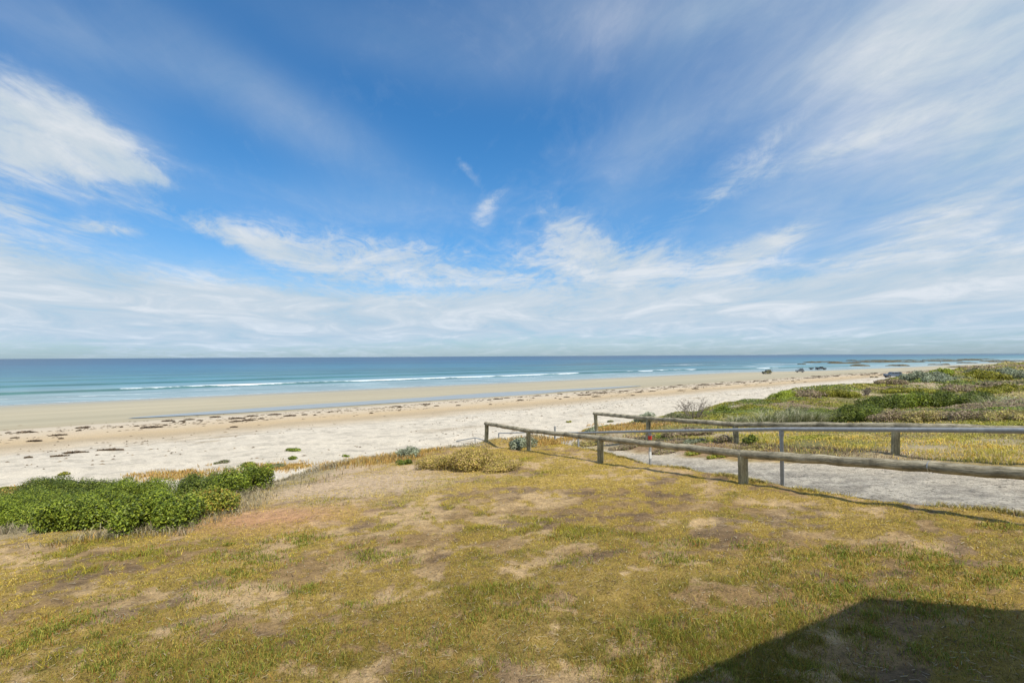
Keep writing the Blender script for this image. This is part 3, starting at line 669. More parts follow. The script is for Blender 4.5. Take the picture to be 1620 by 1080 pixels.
# tussocks with long arching blades
def tussock(u, v, w, h, cols, wts, label, n=650, wind=(.35, 0)):
    x, y, z = G(u, v); k = y/F; R = w/2*k*.45; hh = h*k
    o = empty('tussock_grass', (x, y, z), 0, label, 'grass tussock', 'long bladed grass tussocks on the dunes')
    px = rng.normal(0, R*.7, n); py = rng.normal(0, R*.5, n)
    b = H(x+px, y+py)-z
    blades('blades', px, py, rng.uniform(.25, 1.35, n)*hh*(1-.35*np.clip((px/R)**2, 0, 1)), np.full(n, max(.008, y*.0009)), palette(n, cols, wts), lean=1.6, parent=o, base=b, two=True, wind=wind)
pale = [(.42, .42, .26), (.30, .32, .15), (.55, .52, .38), (.16, .19, .06)]
for (u, v, w, h, lab) in [(1215, 674, 90, 26, 'big drooping tussock with pale blades behind the far fence'), (1255, 672, 80, 26, 'drooping tussock right of the biggest one, pale tips blown sideways'),
    (1285, 672, 50, 22, 'smaller tussock at the left foot of the dark hedge'), (1578, 656, 60, 30, 'white green tussock with upright blades beside the dark hedge'), (1600, 650, 60, 24, 'straw coloured tussock at the right edge'), (1165, 674, 60, 18, 'low green tussock behind the third post of the far fence')]:
    tussock(u, v, w, h, pale, [3, 4, 2 if u < 1500 else 5, 3], lab)
# small green tufts growing on open sand
for (u, v, w, h, p, lab) in [(460, 714, 22, 6, 'green', 'small green tuft alone on the white sand'), (462, 727, 14, 6, 'green', 'tiny green tuft just below the larger lone tuft'), (548, 723, 10, 5, 'green', 'tiny tuft on sand left of the orange grass'),
    (350, 733, 20, 5, 'sage', 'flat dull green tuft above the right end of the thicket'), (104, 752, 18, 5, 'olive', 'flat olive tuft on the sand above the thicket'), (12, 776, 30, 6, 'gold', 'yellow tuft at the left edge of the sand'),
    (400, 738, 26, 9, 'gold', 'yellow green tuft by the orange grass beside the thicket'), (440, 742, 24, 9, 'sage', 'grey green tuft among the orange grass'), (900, 668, 8, 3, 'olive', 'tiny dark plant alone on the beach'), (968, 668, 14, 4, 'sage', 'small flat plant on the beach behind the far fence end')]:
    shrub('beach_tuft', u, v, w, h, p, lab, 3, leaf=.035, cat='plant', group='small plants on the sand')
# orange dry grass patches
ox, oy = [], []
for (u, v, wu, wv) in [(250, 755, 30, 3), (310, 750, 16, 3), (430, 740, 20, 3), (470, 738, 26, 4), (580, 731, 28, 4), (625, 724, 22, 3), (865, 700, 14, 6), (905, 693, 20, 5), (960, 680, 26, 4), (1010, 675, 20, 3), (22, 778, 20, 2)]:
    for _ in range(260):
        a, b = u+random.gauss(0, wu*.6), v+random.gauss(0, wv*.5)
        gx, gy, gz = G(a, b) if _ % 13 == 0 else (gx+random.gauss(0, .35), gy+random.gauss(0, .35), 0)
        for __ in range(4): ox.append(gx+random.gauss(0, .12)); oy.append(gy+random.gauss(0, .12))
ox = np.array(ox); oy = np.array(oy); n = len(ox); rr_ = np.hypot(ox, oy)
tag(blades('orange_grass', ox, oy, rng.uniform(.08, .24, n), rr_*.0010, palette(n, [(.62, .38, .11), (.52, .40, .13), (.44, .26, .08)], [4, 3, 2]), lean=.6, two=True), 'orange dry grass patches along the back of the beach', 'grass', kind='stuff')
# ------------------------------------------------------------------ fences
def lerp_pts(a, b, n, wob=0, seed=0):
    out = []
    for i in range(n+1):
        p = a.lerp(b, i/n)
        if 0 < i < n: p = p+Vector(((float(fbm(i*.4, seed, 7, 2))-.5)*wob, 0, (float(fbm(i*.4, seed+9, 8, 2))-.5)*wob))
        out.append(p)
    return out
def log_fence(name, rails, r_rail, r_post, label, lean=0, bands=()):
    z0 = float(H(rails[0].x, rails[0].y)); base = Vector((rails[0].x, rails[0].y, z0))
    o = empty(name, base, 0, label, 'fence')
    for i in range(len(rails)-1):
        a, b = rails[i]-base, rails[i+1]-base; d = (b-a).normalized()
        mb = MB(); ra = r_rail*(1+.05*math.sin(i*2.1)); rb = r_rail*(.95+.05*math.cos(i*1.7))
        e0 = a-d*(.14 if i == 0 else -.002); e1 = b+d*(.14 if i == len(rails)-2 else -.002)
        pts = lerp_pts(e0, e1, 40, .03, i*5)
        mb.tube(pts, [ra+(rb-ra)*k/40 for k in range(41)], 18, rough=.10, seed=i*3+1)
        mb.build('rail', M['log'], o)
    for i, p in enumerate(rails):
        q = p-base; g = float(H(p.x, p.y))-z0-.35
        off = Vector((.05*math.sin(i*3), .0, 0))
        mb = MB(); mb.tube(lerp_pts(Vector((q.x, q.y, g))+off*lean, Vector((q.x, q.y, q.z-r_rail*.55)), 10, .012, i), [r_post]*11, 18, rough=.07, seed=i*5+2)
        mb.build('post', M['post'], o)
    for (i, f) in bands:
        a, b = rails[i]-base, rails[i+1]-base; c = a.lerp(b, f); d = (b-a).normalized()
        mb = MB(); mb.tube([c-d*.006, c+d*.006], r_rail*1.12, 18, cap=False); mb.build('wire_band', M['wire'], o)
    return o
log1 = [Vector((6.5, 5.6, CZ-1.375)), P(1175, 718, 10), P(950, 693, 14.4), P(836, 681, 18.8), P(770, 670, 22.5)]
log_fence('log_fence', log1, .077, .088, 'weathered round log rail fence nearer the lawn, in front of the metal handrail', 1, bands=((0, .35),))
log2 = [Vector((13.2, 3.7, CZ-1.0)), Vector((11.3, 8.1, CZ-1.32)), P(1417, 673.5, 12.5), P(1163, 671, 17), P(1026, 661.5, 21), P(942, 654, 25)]
log_fence('log_fence', log2, .082, .088, 'weathered round log rail fence on the far side of the path, below the dune bushes', 3)
# metal handrail
mr = [Vector((7.5, 4.9, CZ-.76)), P(1236, 678.5, 9.7), P(1028, 682, 14), P(915, 684.5, 19.5), P(878, 684.5, 23.5), P(842, 683.5, 30), P(789, 685, 36)]
base = Vector((mr[1].x, mr[1].y, float(H(mr[1].x, mr[1].y)))); hr = empty('metal_handrail', base, 0, 'galvanised metal handrail along the sandy path with a red band on one post', 'handrail')
for i in range(len(mr)-1):
    mb = MB(); mb.tube([mr[i]-base, mr[i+1]-base], .037, 14, cap=True); mb.build('rail', M['galv'], hr)
for i, p in enumerate(mr):
    q = p-base; g = float(H(p.x, p.y))-base.z-.3; top = q.z-.02
    if i == 4: top = (P(878, 674, 23.5)-base).z
    mb = MB(); mb.tube([(q.x, q.y, g), (q.x, q.y, top)], .034 if i < 4 else .045, 12); po = mb.build('post', M['galv'], hr)
    if i < 4:
        mb = MB(); mb.tube([(q.x, q.y, q.z-.13), (q.x, q.y, q.z-.035)], .042, 12); mb.build('collar', M['galv'], po)
    if i == 2:
        z1 = (P(1028, 689, 14)-base).z; z2 = (P(1028, 695, 14)-base).z
        mb = MB(); mb.tube([(q.x, q.y, z2), (q.x, q.y, z1)], .05, 14, rough=.1); mb.build('red_band', M['red'], po)
        z1 = (P(1028, 714, 14)-base).z; z2 = (P(1028, 725, 14)-base).z
        mb = MB(); mb.tube([(q.x, q.y, z2), (q.x, q.y, z1)], .037, 14); mb.build('white_band', M['white'], po)
lo = [P(792, 702.3, 36.3), P(751.5, 692.2, 38), P(722, 697.5, 40)]
base = Vector((lo[1].x, lo[1].y, float(H(lo[1].x, lo[1].y)))); h2 = empty('stair_handrail', base, 0, 'thin grey stair handrail going down to the beach left of the log fence end', 'handrail')
for i in range(2):
    mb = MB(); mb.tube([lo[i]-base, lo[i+1]-base], .042, 10); mb.build('rail', M['galv'], h2)
for p in (lo[0], lo[1], P(724, 697.5, 40)):
    q = p-base; g = float(H(p.x, p.y))-base.z-.6; mb = MB(); mb.tube([(q.x, q.y, min(g, q.z-.8)), (q.x, q.y, q.z)], .04, 10); mb.build('post', M['galv'], h2)
q0 = P(715, 701, 41); q1 = P(724, 703, 40.2)
mb = MB(); mb.tube([q0-base, q1-base], .04, 10); mb.build('rail', M['galv'], h2)
q0 = P(714.6, 698, 41)-base; mb = MB(); mb.tube([(q0.x, q0.y, q0.z-1.1), (q0.x, q0.y, q0.z)], .04, 10); mb.build('post', M['galv'], h2)
# ------------------------------------------------------------------ house behind the viewpoint, it throws the shade at the lower right
A = Vector((4.32, 2.25)); d1 = Vector((-.877, -.481)).normalized(); d2 = Vector((.944, -.33)).normalized()
Pn = [A, A+d1*8, A+d1*8+Vector((1.5, -6)), A+d2*9+Vector((-.5, -6)), A+d2*9]
hz = 6.35
hs = empty('house', (A.x, A.y, hz), 0, 'pale beach house beside the viewpoint, its shade falling on the lawn', 'house')
def prism(mb, pts, z0, z1):
    n = len(pts); vs = [(p.x, p.y, z0) for p in pts]+[(p.x, p.y, z1) for p in pts]
    mb.poly(vs, [tuple(range(n))[::-1], tuple(range(n, 2*n))]+[(i, (i+1) % n, n+(i+1) % n, n+i) for i in range(n)])
cen = sum(Pn, Vector((0, 0)))/5
mb = MB(); prism(mb, [(p-A) for p in Pn][::-1], 3.82, 4.0); mb.build('roof', M['roof'], hs, smooth=False)
wl = [A+(cen-A)*.30, Pn[1]+(cen-Pn[1])*.42, Pn[2]+(cen-Pn[2])*.12, Pn[3]+(cen-Pn[3])*.12, Pn[4]+(cen-Pn[4])*.12]
mb = MB(); prism(mb, [p-A for p in wl][::-1], -.6, 3.818); mb.build('wall', M['wall'], hs, smooth=False)
a2, b2 = wl[0]-A, wl[4]-A; dd = (b2-a2).normalized(); nn = Vector((-dd.y, dd.x))
for f0, f1 in ((.15, .42), (.58, .85)):
    p0, p1 = a2.lerp(b2, f0), a2.lerp(b2, f1)
    mb = MB(); prism(mb, [p0+nn*.05, p0-nn*.05, p1-nn*.05, p1+nn*.05], .9, 2.2); w_ = mb.build('window', M['wframe'], hs, smooth=False)
    mb = MB(); prism(mb, [p0+dd*.07+nn*.06, p0+dd*.07-nn*.06, p1-dd*.07-nn*.06, p1-dd*.07+nn*.06], .97, 2.13); mb.build('pane', M['glass'], w_, smooth=False)
# ------------------------------------------------------------------ vehicles
def vehicle(name, loc, rz, label, cat, paint, style, L=4.4, W=1.8):
    o = empty(name, loc, rz, label, cat)
    def prof(pts, y0, y1, nm, mat, par=o, bev=.04):
        n = len(pts); mb = MB()
        mb.poly([(p[0], y0, p[1]) for p in pts]+[(p[0], y1, p[1]) for p in pts], [tuple(range(n)), tuple(range(n, 2*n))[::-1]]+[(i, n+i, n+(i+1) % n, (i+1) % n) for i in range(n)])
        return mb.build(nm, mat, par, bevel=bev)
    h = W/2; f = L/2
    wr = .40; wx = (f-.75, -f+.8)
    # lower body with wheel arches
    def arch(cx):
        return [(cx+(wr+.09)*math.cos(a), .42+(wr+.09)*math.sin(a)) for a in [math.pi*k/6 for k in range(0, 7)]]
    low = [(f, .45), (f, .95), (f-.15, 1.08)]
    if style == 'jeep': low += [(f-1.3, 1.14), (-f+.05, 1.14), (-f, .5)]
    elif style == 'ute': low += [(f-1.25, 1.14), (-f+.02, 1.10), (-f, .5)]
    else: low += [(f-1.1, 1.10), (-f+.05, 1.12), (-f, .5)]
    low += [(p[0], p[1]) for p in arch(wx[1])[::-1]]+[(p[0], p[1]) for p in arch(wx[0])[::-1]]
    body = prof(low, -h, h, 'body', paint)
    if style == 'jeep': cabp = [(f-1.35, 1.14), (f-1.65, 1.80), (-f+.55, 1.82), (-f+.12, 1.14)]
    elif style == 'ute': cabp = [(f-1.25, 1.14), (f-1.95, 1.75), (-.35, 1.76), (-.75, 1.12)]
    else: cabp = [(f-1.1, 1.10), (f-1.8, 1.72), (-f+.5, 1.74), (-f+.1, 1.12)]
    cab = prof(cabp, -h*.88, h*.88, 'cabin', paint, o, .05)
    def inset(pts, k, dz=0):
        cx = sum(p[0] for p in pts)/len(pts); cz = sum(p[1] for p in pts)/len(pts)
        return [(cx+(p[0]-cx)*k, cz+(p[1]-cz)*(k-.1)) for p in pts]
    lo_, hi_ = cabp[0][0], cabp[3][0]; nwin = 2 if style == 'ute' else 3
    xs = np.linspace(cabp[3][0]+.25, cabp[0][0]-.2, nwin+1)
    for sd in (-1, 1):
        for k in range(nwin):
            x0, x1 = xs[k]+.05, xs[k+1]-.05
            t0 = max(x0+.02, cabp[2][0]+.08); t1 = min(x1-.02, cabp[1][0]-.05)
            y0, y1 = (h*.86, h*.895) if sd > 0 else (-h*.895, -h*.86)
            prof([(x0, 1.2), (x1, 1.2), (t1, 1.64), (t0, 1.64)], y0, y1, 'window', M['glass'], cab, 0)
    fx = cabp[0][0]; tx_ = cabp[1][0]
    mb = MB(); mb.poly([(fx-.02, -h*.8, 1.2), (fx-.02, h*.8, 1.2), (tx_+.07, h*.75, 1.66), (tx_+.07, -h*.75, 1.66), (fx-.10, -h*.8, 1.2), (fx-.10, h*.8, 1.2), (tx_-.01, h*.75, 1.66), (tx_-.01, -h*.75, 1.66)],
        [(0, 1, 2, 3), (7, 6, 5, 4), (0, 4, 5, 1), (2, 6, 7, 3), (0, 3, 7, 4), (1, 5, 6, 2)]); mb.build('windscreen', M['glass'], cab, smooth=False)
    for sx in wx:
        for sd in (-1, 1):
            mb = MB(); yy = sd*(h-.02); mb.tube([(sx, yy-sd*.24, .40), (sx, yy+sd*.02, .40)], wr, 20); w_ = mb.build('wheel', M['tyre'], o)
            mb = MB(); mb.tube([(sx, yy-sd*.02, .40), (sx, yy+sd*.03, .40)], wr*.55, 14); mb.build('rim', M['rim'], w_)
    for sd in (-1, 1):
        mb = MB(); mb.tube([(f-.02, sd*h*.7, .85), (f+.03, sd*h*.7, .85)], .11, 10); mb.build('headlight', M['lamp'], o)
    mb = MB(); mb.box(f-.02, f+.12, -h*.95, h*.95, .48, .66); mb.build('bumper', M['rack'], o, bevel=.02)
    mb = MB(); mb.box(-f-.12, -f+.02, -h*.95, h*.95, .50, .66); mb.build('bumper', M['rack'], o, bevel=.02)
    if style == 'jeep':   # tube frame rising over the tray
        mb = MB()
        for sd in (-1, 1):
            mb.tube([(-f+.6, sd*h*.8, 1.84), (-f-.55, sd*h*.8, 1.90), (-f-.6, sd*h*.8, 1.05)], .04, 8)
        mb.tube([(-f-.55, -h*.8, 1.90), (-f-.55, h*.8, 1.90)], .04, 8); mb.box(-f-.65, -f+.02, -h*.8, h*.8, .95, 1.05); mb.build('tray_frame', M['rack'], o)
        mb = MB(); mb.tube([(-f-.1, 0, 1.0), (-f-.32, 0, 1.0)], .36, 16); mb.build('spare_wheel', M['tyre'], o)
    if style == 'wagon_rack':
        mb = MB()
        for sd in (-1, 1): mb.tube([(f-1.9, sd*.6, 1.86), (-f+.4, sd*.6, 1.86)], .035, 8)
        for x_ in (-1.1, -.3, .4): mb.tube([(x_, -.65, 1.76), (x_, -.65, 1.88), (x_, .65, 1.88), (x_, .65, 1.76)], .03, 8)
        mb.build('roof_rack', M['rack'], o)
    if style == 'ute':
        mb = MB(); mb.box(-f+.06, -.82, -h*.94, -h*.86, 1.08, 1.30); mb.box(-f+.06, -.82, h*.86, h*.94, 1.08, 1.30); mb.box(-f+.02, -f+.1, -h*.94, h*.94, 1.08, 1.30); mb.build('tray', M['dark'], o)
    return o
def place(u, v): x, y, z = G(u, v); return (x, y, max(z, 0.0))
vehicle('off_road_car', place(1213, 591.3), math.radians(188), 'khaki open off-road car with tube frame parked on the wet sand, leftmost vehicle', 'car', M['khaki'], 'jeep', 3.7, 1.75)
cx, cy, cz = place(1265.5, 589)
vehicle('off_road_car', (cx, cy, cz), math.radians(150), 'small dark off-road car carrying a roof rack, middle vehicle on the sand', 'car', M['silver'], 'wagon_rack', 3.7, 1.75)
ux, uy, uz = place(1299, 584.9)
vehicle('pickup_truck', (ux, uy, uz-.05), math.radians(-8), 'dark pickup truck standing at the water edge with a trailer behind', 'pickup truck', M['dark'], 'ute', 5.0, 1.9)
vehicle('station_wagon', (lambda p: (p.x, p.y, float(H(p.x, p.y))))(P(1413, 597, 158)), math.radians(172), 'blue station wagon half hidden behind the dune bushes', 'car', M['blue'], 'wagon', 4.7, 1.85)
# load on the roof rack: a long board
ld = empty('surfboard', (cx, cy, cz+1.92), math.radians(150), 'long dark board lying on the roof rack of the small off-road car', 'board')
mb = MB(); pts = [Vector((-1.5+3*k/12, 0, .05+.10*(2*k/12-1)**4)) for k in range(13)]
mb.tube(pts, [.03+.27*math.sin(math.pi*k/12)**.6 for k in range(13)], 10); b_ = mb.build('deck', M['dark'], ld); b_.scale = (1, 1, .25)
mb = MB(); mb.poly([(-1.3, -.01, .12), (-1.1, -.01, .12), (-1.3, -.01, .36), (-1.3, .01, .12), (-1.1, .01, .12), (-1.3, .01, .36)], [(0, 1, 2), (5, 4, 3), (0, 3, 4, 1), (1, 4, 5, 2), (2, 5, 3, 0)]); mb.build('fin', M['rack'], ld, smooth=False)
# trailer
tx0, ty0, tz0 = place(1283.5, 584.9)
tr = empty('boat_trailer', (tx0, ty0, tz0), math.radians(-8), 'small dark trailer behind the pickup at the water edge', 'trailer')
mb = MB(); mb.box(-1.1, 1.1, -.75, .75, .55, .68); mb.box(-1.1, -1.04, -.75, .75, .68, 1.0); mb.box(1.04, 1.1, -.75, .75, .68, 1.0); mb.box(-1.04, 1.04, -.75, -.70, .68, 1.0); mb.box(-1.04, 1.04, .70, .75, .68, 1.0); mb.build('tray', M['dark'], tr)
mb = MB(); mb.tube([(1.1, -.4, .55), (2.3, 0, .55)], .05, 8); mb.tube([(1.1, .4, .55), (2.3, 0, .55)], .05, 8); mb.build('drawbar', M['rack'], tr)
for sd in (-1, 1):
    mb = MB(); mb.tube([(0, sd*.82-.1, .34), (0, sd*.82+.1, .34)], .34, 16); w_ = mb.build('wheel', M['tyre'], tr)
    mb = MB(); mb.tube([(0, sd*.82-.11, .34), (0, sd*.82+.11, .34)], .16, 12); mb.build('rim', M['rim'], w_)
# ------------------------------------------------------------------ people
def person(loc, rz, label, top='shirt', scale=1.0, stride=.12):
    J = {'pel': (0, 0, .95, .14), 'wst': (0, 0, 1.12, .125), 'chs': (0, 0, 1.36, .15), 'nk': (0, 0, 1.50, .06), 'hd': (0, .01, 1.60, .085), 'tp': (0, .01, 1.72, .075)}
    E = [('pel', 'wst'), ('wst', 'chs'), ('chs', 'nk'), ('nk', 'hd'), ('hd', 'tp')]
    for s_, sg in (('l', -1), ('r', 1)):
        J['hip'+s_] = (sg*.10, 0, .88, .095); J['kn'+s_] = (sg*.11, sg*stride*.5+.02, .48, .06); J['an'+s_] = (sg*.11, sg*stride, .08, .042); J['to'+s_] = (sg*.12, sg*stride+.17, .035, .035)
        J['sh'+s_] = (sg*.19, 0, 1.40, .06); J['el'+s_] = (sg*.25, -.02, 1.12, .042); J['wr'+s_] = (sg*.24, .08, .90, .03); J['ha'+s_] = (sg*.23, .11, .80, .032)
        E += [('pel', 'hip'+s_), ('hip'+s_, 'kn'+s_), ('kn'+s_, 'an'+s_), ('an'+s_, 'to'+s_), ('chs', 'sh'+s_), ('sh'+s_, 'el'+s_), ('el'+s_, 'wr'+s_), ('wr'+s_, 'ha'+s_)]
    def skin(keys, edges, nm, mat, k, par):
        me = bpy.data.meshes.new(nm); ix = {q: i for i, q in enumerate(keys)}
        me.from_pydata([J[q][:3] for q in keys], [(ix[a], ix[b]) for a, b in edges], [])
        bm_ = bmesh.new(); bm_.from_mesh(me); bm_.verts.layers.skin.verify(); bm_.to_mesh(me); bm_.free()
        for q, i in ix.items():
            me.skin_vertices[0].data[i].radius = (J[q][3]*k, J[q][3]*k*.85); me.skin_vertices[0].data[i].use_root = (i == 0)
        me.materials.append(mat); ob = bpy.data.objects.new(nm, me); C.objects.link(ob); ob.parent = par
        m = ob.modifiers.new('skin', 'SKIN'); m.use_smooth_shade = True; m2 = ob.modifiers.new('sub', 'SUBSURF'); m2.levels = m2.render_levels = 1
        return ob
    o = empty('person', loc, rz, label, 'person'); o.scale = (scale,)*3
    skin(list(J), E, 'body', M['skin'], 1.0, o)
    tk = ['chs', 'wst', 'pel', 'shl', 'ell', 'shr', 'elr']
    skin(tk, [('chs', 'wst'), ('wst', 'pel'), ('chs', 'shl'), ('shl', 'ell'), ('chs', 'shr'), ('shr', 'elr')], 'shirt', M[top], 1.15, o)
    lk = ['pel', 'hipl', 'knl', 'anl', 'hipr', 'knr', 'anr']
    skin(lk, [('pel', 'hipl'), ('hipl', 'knl'), ('knl', 'anl'), ('pel', 'hipr'), ('hipr', 'knr'), ('knr', 'anr')], 'trousers', M['cloth'], 1.18, o)
    mb = MB(); mb.tube([(0, -.02, 1.62), (0, -.01, 1.70), (0, 0, 1.765), (0, .0, 1.79)], [.10, .108, .075, .02], 12); mb.build('hair', M['hair'], o)
    return o
x, y, z = place(1290.3, 585.2); person((x, y, z-.03), 1.2, 'person in dark clothes standing between the pickup and its trailer', 'cloth', 1.05)
x, y, z = P(1459.5, 573.6, 610); person((x, y, .1), 2.2, 'tiny person in red walking far out on the reef', 'shirt', 1.1)
x, y, z = P(1488, 577.2, 470); person((x, y, .1), .4, 'tiny person in dark clothes on the flat sand near the reef', 'cloth', 1.1)
# ------------------------------------------------------------------ reef
def rockmesh(nm, L, W, h, seed, nl=60, nw=14):
    u_ = np.linspace(-1, 1, nl); w_ = np.linspace(-1, 1, nw); U, Wd = np.meshgrid(u_, w_, indexing='ij')
    wid = np.sqrt(np.clip(1-U**2, 0, 1))*(.35+.9*fbm(U*4+seed, U*0+seed, seed, 3))
    cy_ = (fbm(U*2.5+seed, U*0+3, seed+1, 3)-.5)*1.2
    Xr = U*L; Yr = (cy_+Wd*wid)*W
    Zr = h*(fbm(Xr/6+seed, Yr/3, seed+2, 4)*1.5-.15)*np.clip(1-Wd**6, 0, 1)*np.sqrt(np.clip(1-U**4, 0, 1))-.12
    i, j = np.meshgrid(np.arange(nl-1), np.arange(nw-1), indexing='ij')
    Q = np.stack([i*nw+j, (i+1)*nw+j, (i+1)*nw+j+1, i*nw+j+1], -1).reshape(-1, 4)
    return np.stack([Xr.ravel(), Yr.ravel(), Zr.ravel()], 1), Q
rfs = [(1290+30*q_+rng.uniform(-12, 12), 569.8+rng.uniform(0, 1)**1.3*6.5, rng.uniform(14, 40), w_) for q_, w_ in enumerate(['low brown reef rock behind the pickup', 'low brown reef rock just right of the pickup', 'ragged reef rock beyond the boulders', 'brown reef rock left of the long shelf', 'reef rock in the middle of the shallows', 'reef rock above the blue car', 'reef rock above the large grey green bush', 'reef rock above the lime green bush', 'reef rock beside the walking person', 'reef rock right of the second person', 'reef rock above the olive crest bush', 'last reef rock towards the right edge'])]+[(1268, 576.2, 12, 'small dark reef rock left of all others'), (1300, 572.5, 30, 'flat reef shelf farthest left'), (1335, 574.6, 42, 'broad brown reef shelf beyond the pickup'), (1380, 573.0, 50, 'long brown reef shelf in shallow water'),
       (1400, 570.2, 46, 'thin reef strip far out beyond the long shelf'), (1435, 572.6, 42, 'brown reef shelf just left of the walking person'), (1500, 569.0, 60, 'long thin reef strip near the horizon on the right'), (1545, 568.5, 46, 'faint reef strip nearest the horizon'), (1420, 578.6, 30, 'thin dark reef line by the wet sand'),
       (1485, 576.7, 26, 'dark reef patch beside the second tiny person'), (1530, 574.0, 24, 'dark reef patch right of the tiny people'), (1585, 572.5, 30, 'reef patch near the right edge'), (1360, 578.8, 26, 'thin reef line left of the wet sand flats'), (1520, 581.0, 34, 'dark seaweed covered ledge above the lime green bush')]
for q, (u, v, w, lab) in enumerate(rfs):
    d = ray(u, v); k = -(CZ-.1)/d[2]; x, y = d[0]*k, d[1]*k
    Lr = w/2*y/F*1.1; dv = 1.0*y*y/(F*CZ)
    V_, Q_ = rockmesh('reef_rock', Lr, min(dv*1.3, Lr*.7), 1.3, q*7+1)
    az_ = math.atan2(-x, y)
    o = mesh_np('reef_rock', V_, Q_, 4, M['rock'], smooth=False); o.location = (x, y, .05); o.rotation_euler = (0, 0, az_)
    tag(o, lab, 'rock', 'low reef rocks in the shallows')
for (u, v, w, h, lab) in [(1379.5, 597.6, 7, 3, 'small dark boulder on the sand left of the blue car, left one of two'), (1386.5, 597.3, 6, 3.2, 'small dark boulder on the sand nearer the blue car')]:
    x, y, z = P(u, v, 160); z = float(H(x, y)); k = y/F
    n1, n2 = 18, 10; vs = []; fs = []
    for a in range(n2+1):
        for b in range(n1):
            ph = math.pi*a/n2; th = 2*math.pi*b/n1; f = .75+.5*float(fbm(math.cos(th)*1.5+u, math.sin(th)*1.5+a*.4, 5, 3))
            vs.append((math.sin(ph)*math.cos(th)*w*k/2*f, math.sin(ph)*math.sin(th)*w*k/3*f, math.cos(ph)*h*k*.7*f))
    for a in range(n2):
        for b in range(n1): fs.append((a*n1+b, (a+1)*n1+b, (a+1)*n1+(b+1) % n1, a*n1+(b+1) % n1))
    mb = MB(); mb.poly(vs, fs); o = mb.build('boulder', M['rock'], None, loc=(x, y, z)); tag(o, lab, 'rock', 'dark boulders on the beach')
# ------------------------------------------------------------------ seaweed
def weedmesh(seed, L, W):
    n = 420; r_ = np.random.default_rng(seed)
    a = r_.uniform(-1, 1, n); sp_ = .45*np.sqrt(np.clip(1-a*a, .05, 1)); b = r_.normal(0, 1, n)*sp_*.6+.5*(fbm(a*1.6+seed, a*0, seed, 2)-.5)
    x = a*L; y = b*W; z = np.abs(r_.normal(0, .05, n))+.02; z = z*(1-.6*np.abs(a))+.02
    th = r_.uniform(0, 6.28, n); l = r_.uniform(.10, .30, n); w = r_.uniform(.02, .05, n)
    dx, dy = np.cos(th)*l, np.sin(th)*l*.6; px, py = -np.sin(th)*w, np.cos(th)*w; dz = r_.uniform(-.04, .06, n)
    c0 = np.stack([x, y, z], 1)
    V = np.stack([c0-np.stack([dx+px, dy+py, dz], 1), c0-np.stack([dx-px, dy-py, dz], 1), c0+np.stack([dx+px, dy+py, dz], 1), c0+np.stack([dx-px, dy-py, dz], 1)], 1).reshape(-1, 3)
    return V, np.arange(4*n)
weeds = []
for sd in range(6):
    V_, F_ = weedmesh(sd+30, .95, .42); o = mesh_np('seaweed_clump', V_, F_, 4, M['weed']); weeds.append(o)
used = [False]*6
def put_weed(x, y, L, W, rz, label, group='seaweed clumps along the drift line'):
    k = random.randrange(6)
    if not used[k]: o = weeds[k]; used[k] = True
    else: o = weeds[k].copy(); C.objects.link(o)
    o.location = (x, y, float(H(x, y))-.02); o.rotation_euler = (0, 0, rz); o.scale = (L, W, min(1.8, .9+.4*L))
    tag(o, label, 'seaweed', group)
ang = math.atan2(TN[1], TN[0])
big = [((41, 684), 28, 'dark seaweed clump at the far left of the drift line'), ((130, 677), 20, 'arched dark seaweed clump second from the left in the drift line'), ((240, 676), 32, 'widest seaweed heap in the left part of the drift line'), ((55, 698), 22, 'flat seaweed strip at the left edge below the drift line'),
       ((300, 664), 18, 'seaweed clump just below the start of the shallow pool'), ((375, 662), 26, 'spread seaweed heap below the shallow pool'), ((435, 656), 22, 'dark seaweed heap under the middle of the pool'), ((400, 658), 18, 'seaweed clump between two larger heaps below the pool')]
for (uv, w, lab) in big:
    x, y, z = G(*uv); put_weed(x, y, w*y/F/2.3, w*y/F/1.1, ang*.3+random.uniform(-.2, .2), lab)
cnt = 0
for _ in range(1400):
    if cnt >= 235: break
    t = random.uniform(-25, 330)**1.0; s = 71.5+random.gauss(0, 4.2) if random.random() < .8 else 77+random.gauss(0, 1.5)
    if float(fbm(s/3, t/6, 700, 3)) < .5: continue
    sh = float(ip(t, SHORE)); s2 = 34+(s-34)*(sh-34)/98
    x, y = s2*SN[0]+t*TN[0], s2*SN[1]+t*TN[1]
    u_ = 810+810*x/y
    if y < 5 or u_ < -20 or u_ > 1640: continue
    sz = random.choice([.18, .25, .35, .5, .7])*(.8+.5*y/150); put_weed(x, y, sz, sz*random.uniform(1.4, 3.0), ang*random.uniform(-.3, .9), 'small dark brown seaweed clump lying in the drift line on pale sand'); cnt += 1
for (u, v, w, lab) in [(120, 716.5, 42, 'long thin seaweed strand on the white sand at left, upper one'), (175, 712.5, 44, 'long thin seaweed strand on the white sand, right of the upper one'), (95, 722, 30, 'thin seaweed strand on the white sand at left, lower one'), (45, 724, 14, 'short seaweed strand at the left end of the white sand')]:
    x, y, z = G(u, v); put_weed(x, y, w*y/F/2.3, .30, ang*.25, lab, 'seaweed strands on the white sand')
for k in range(6):
    if not used[k]: bpy.data.objects.remove(weeds[k])
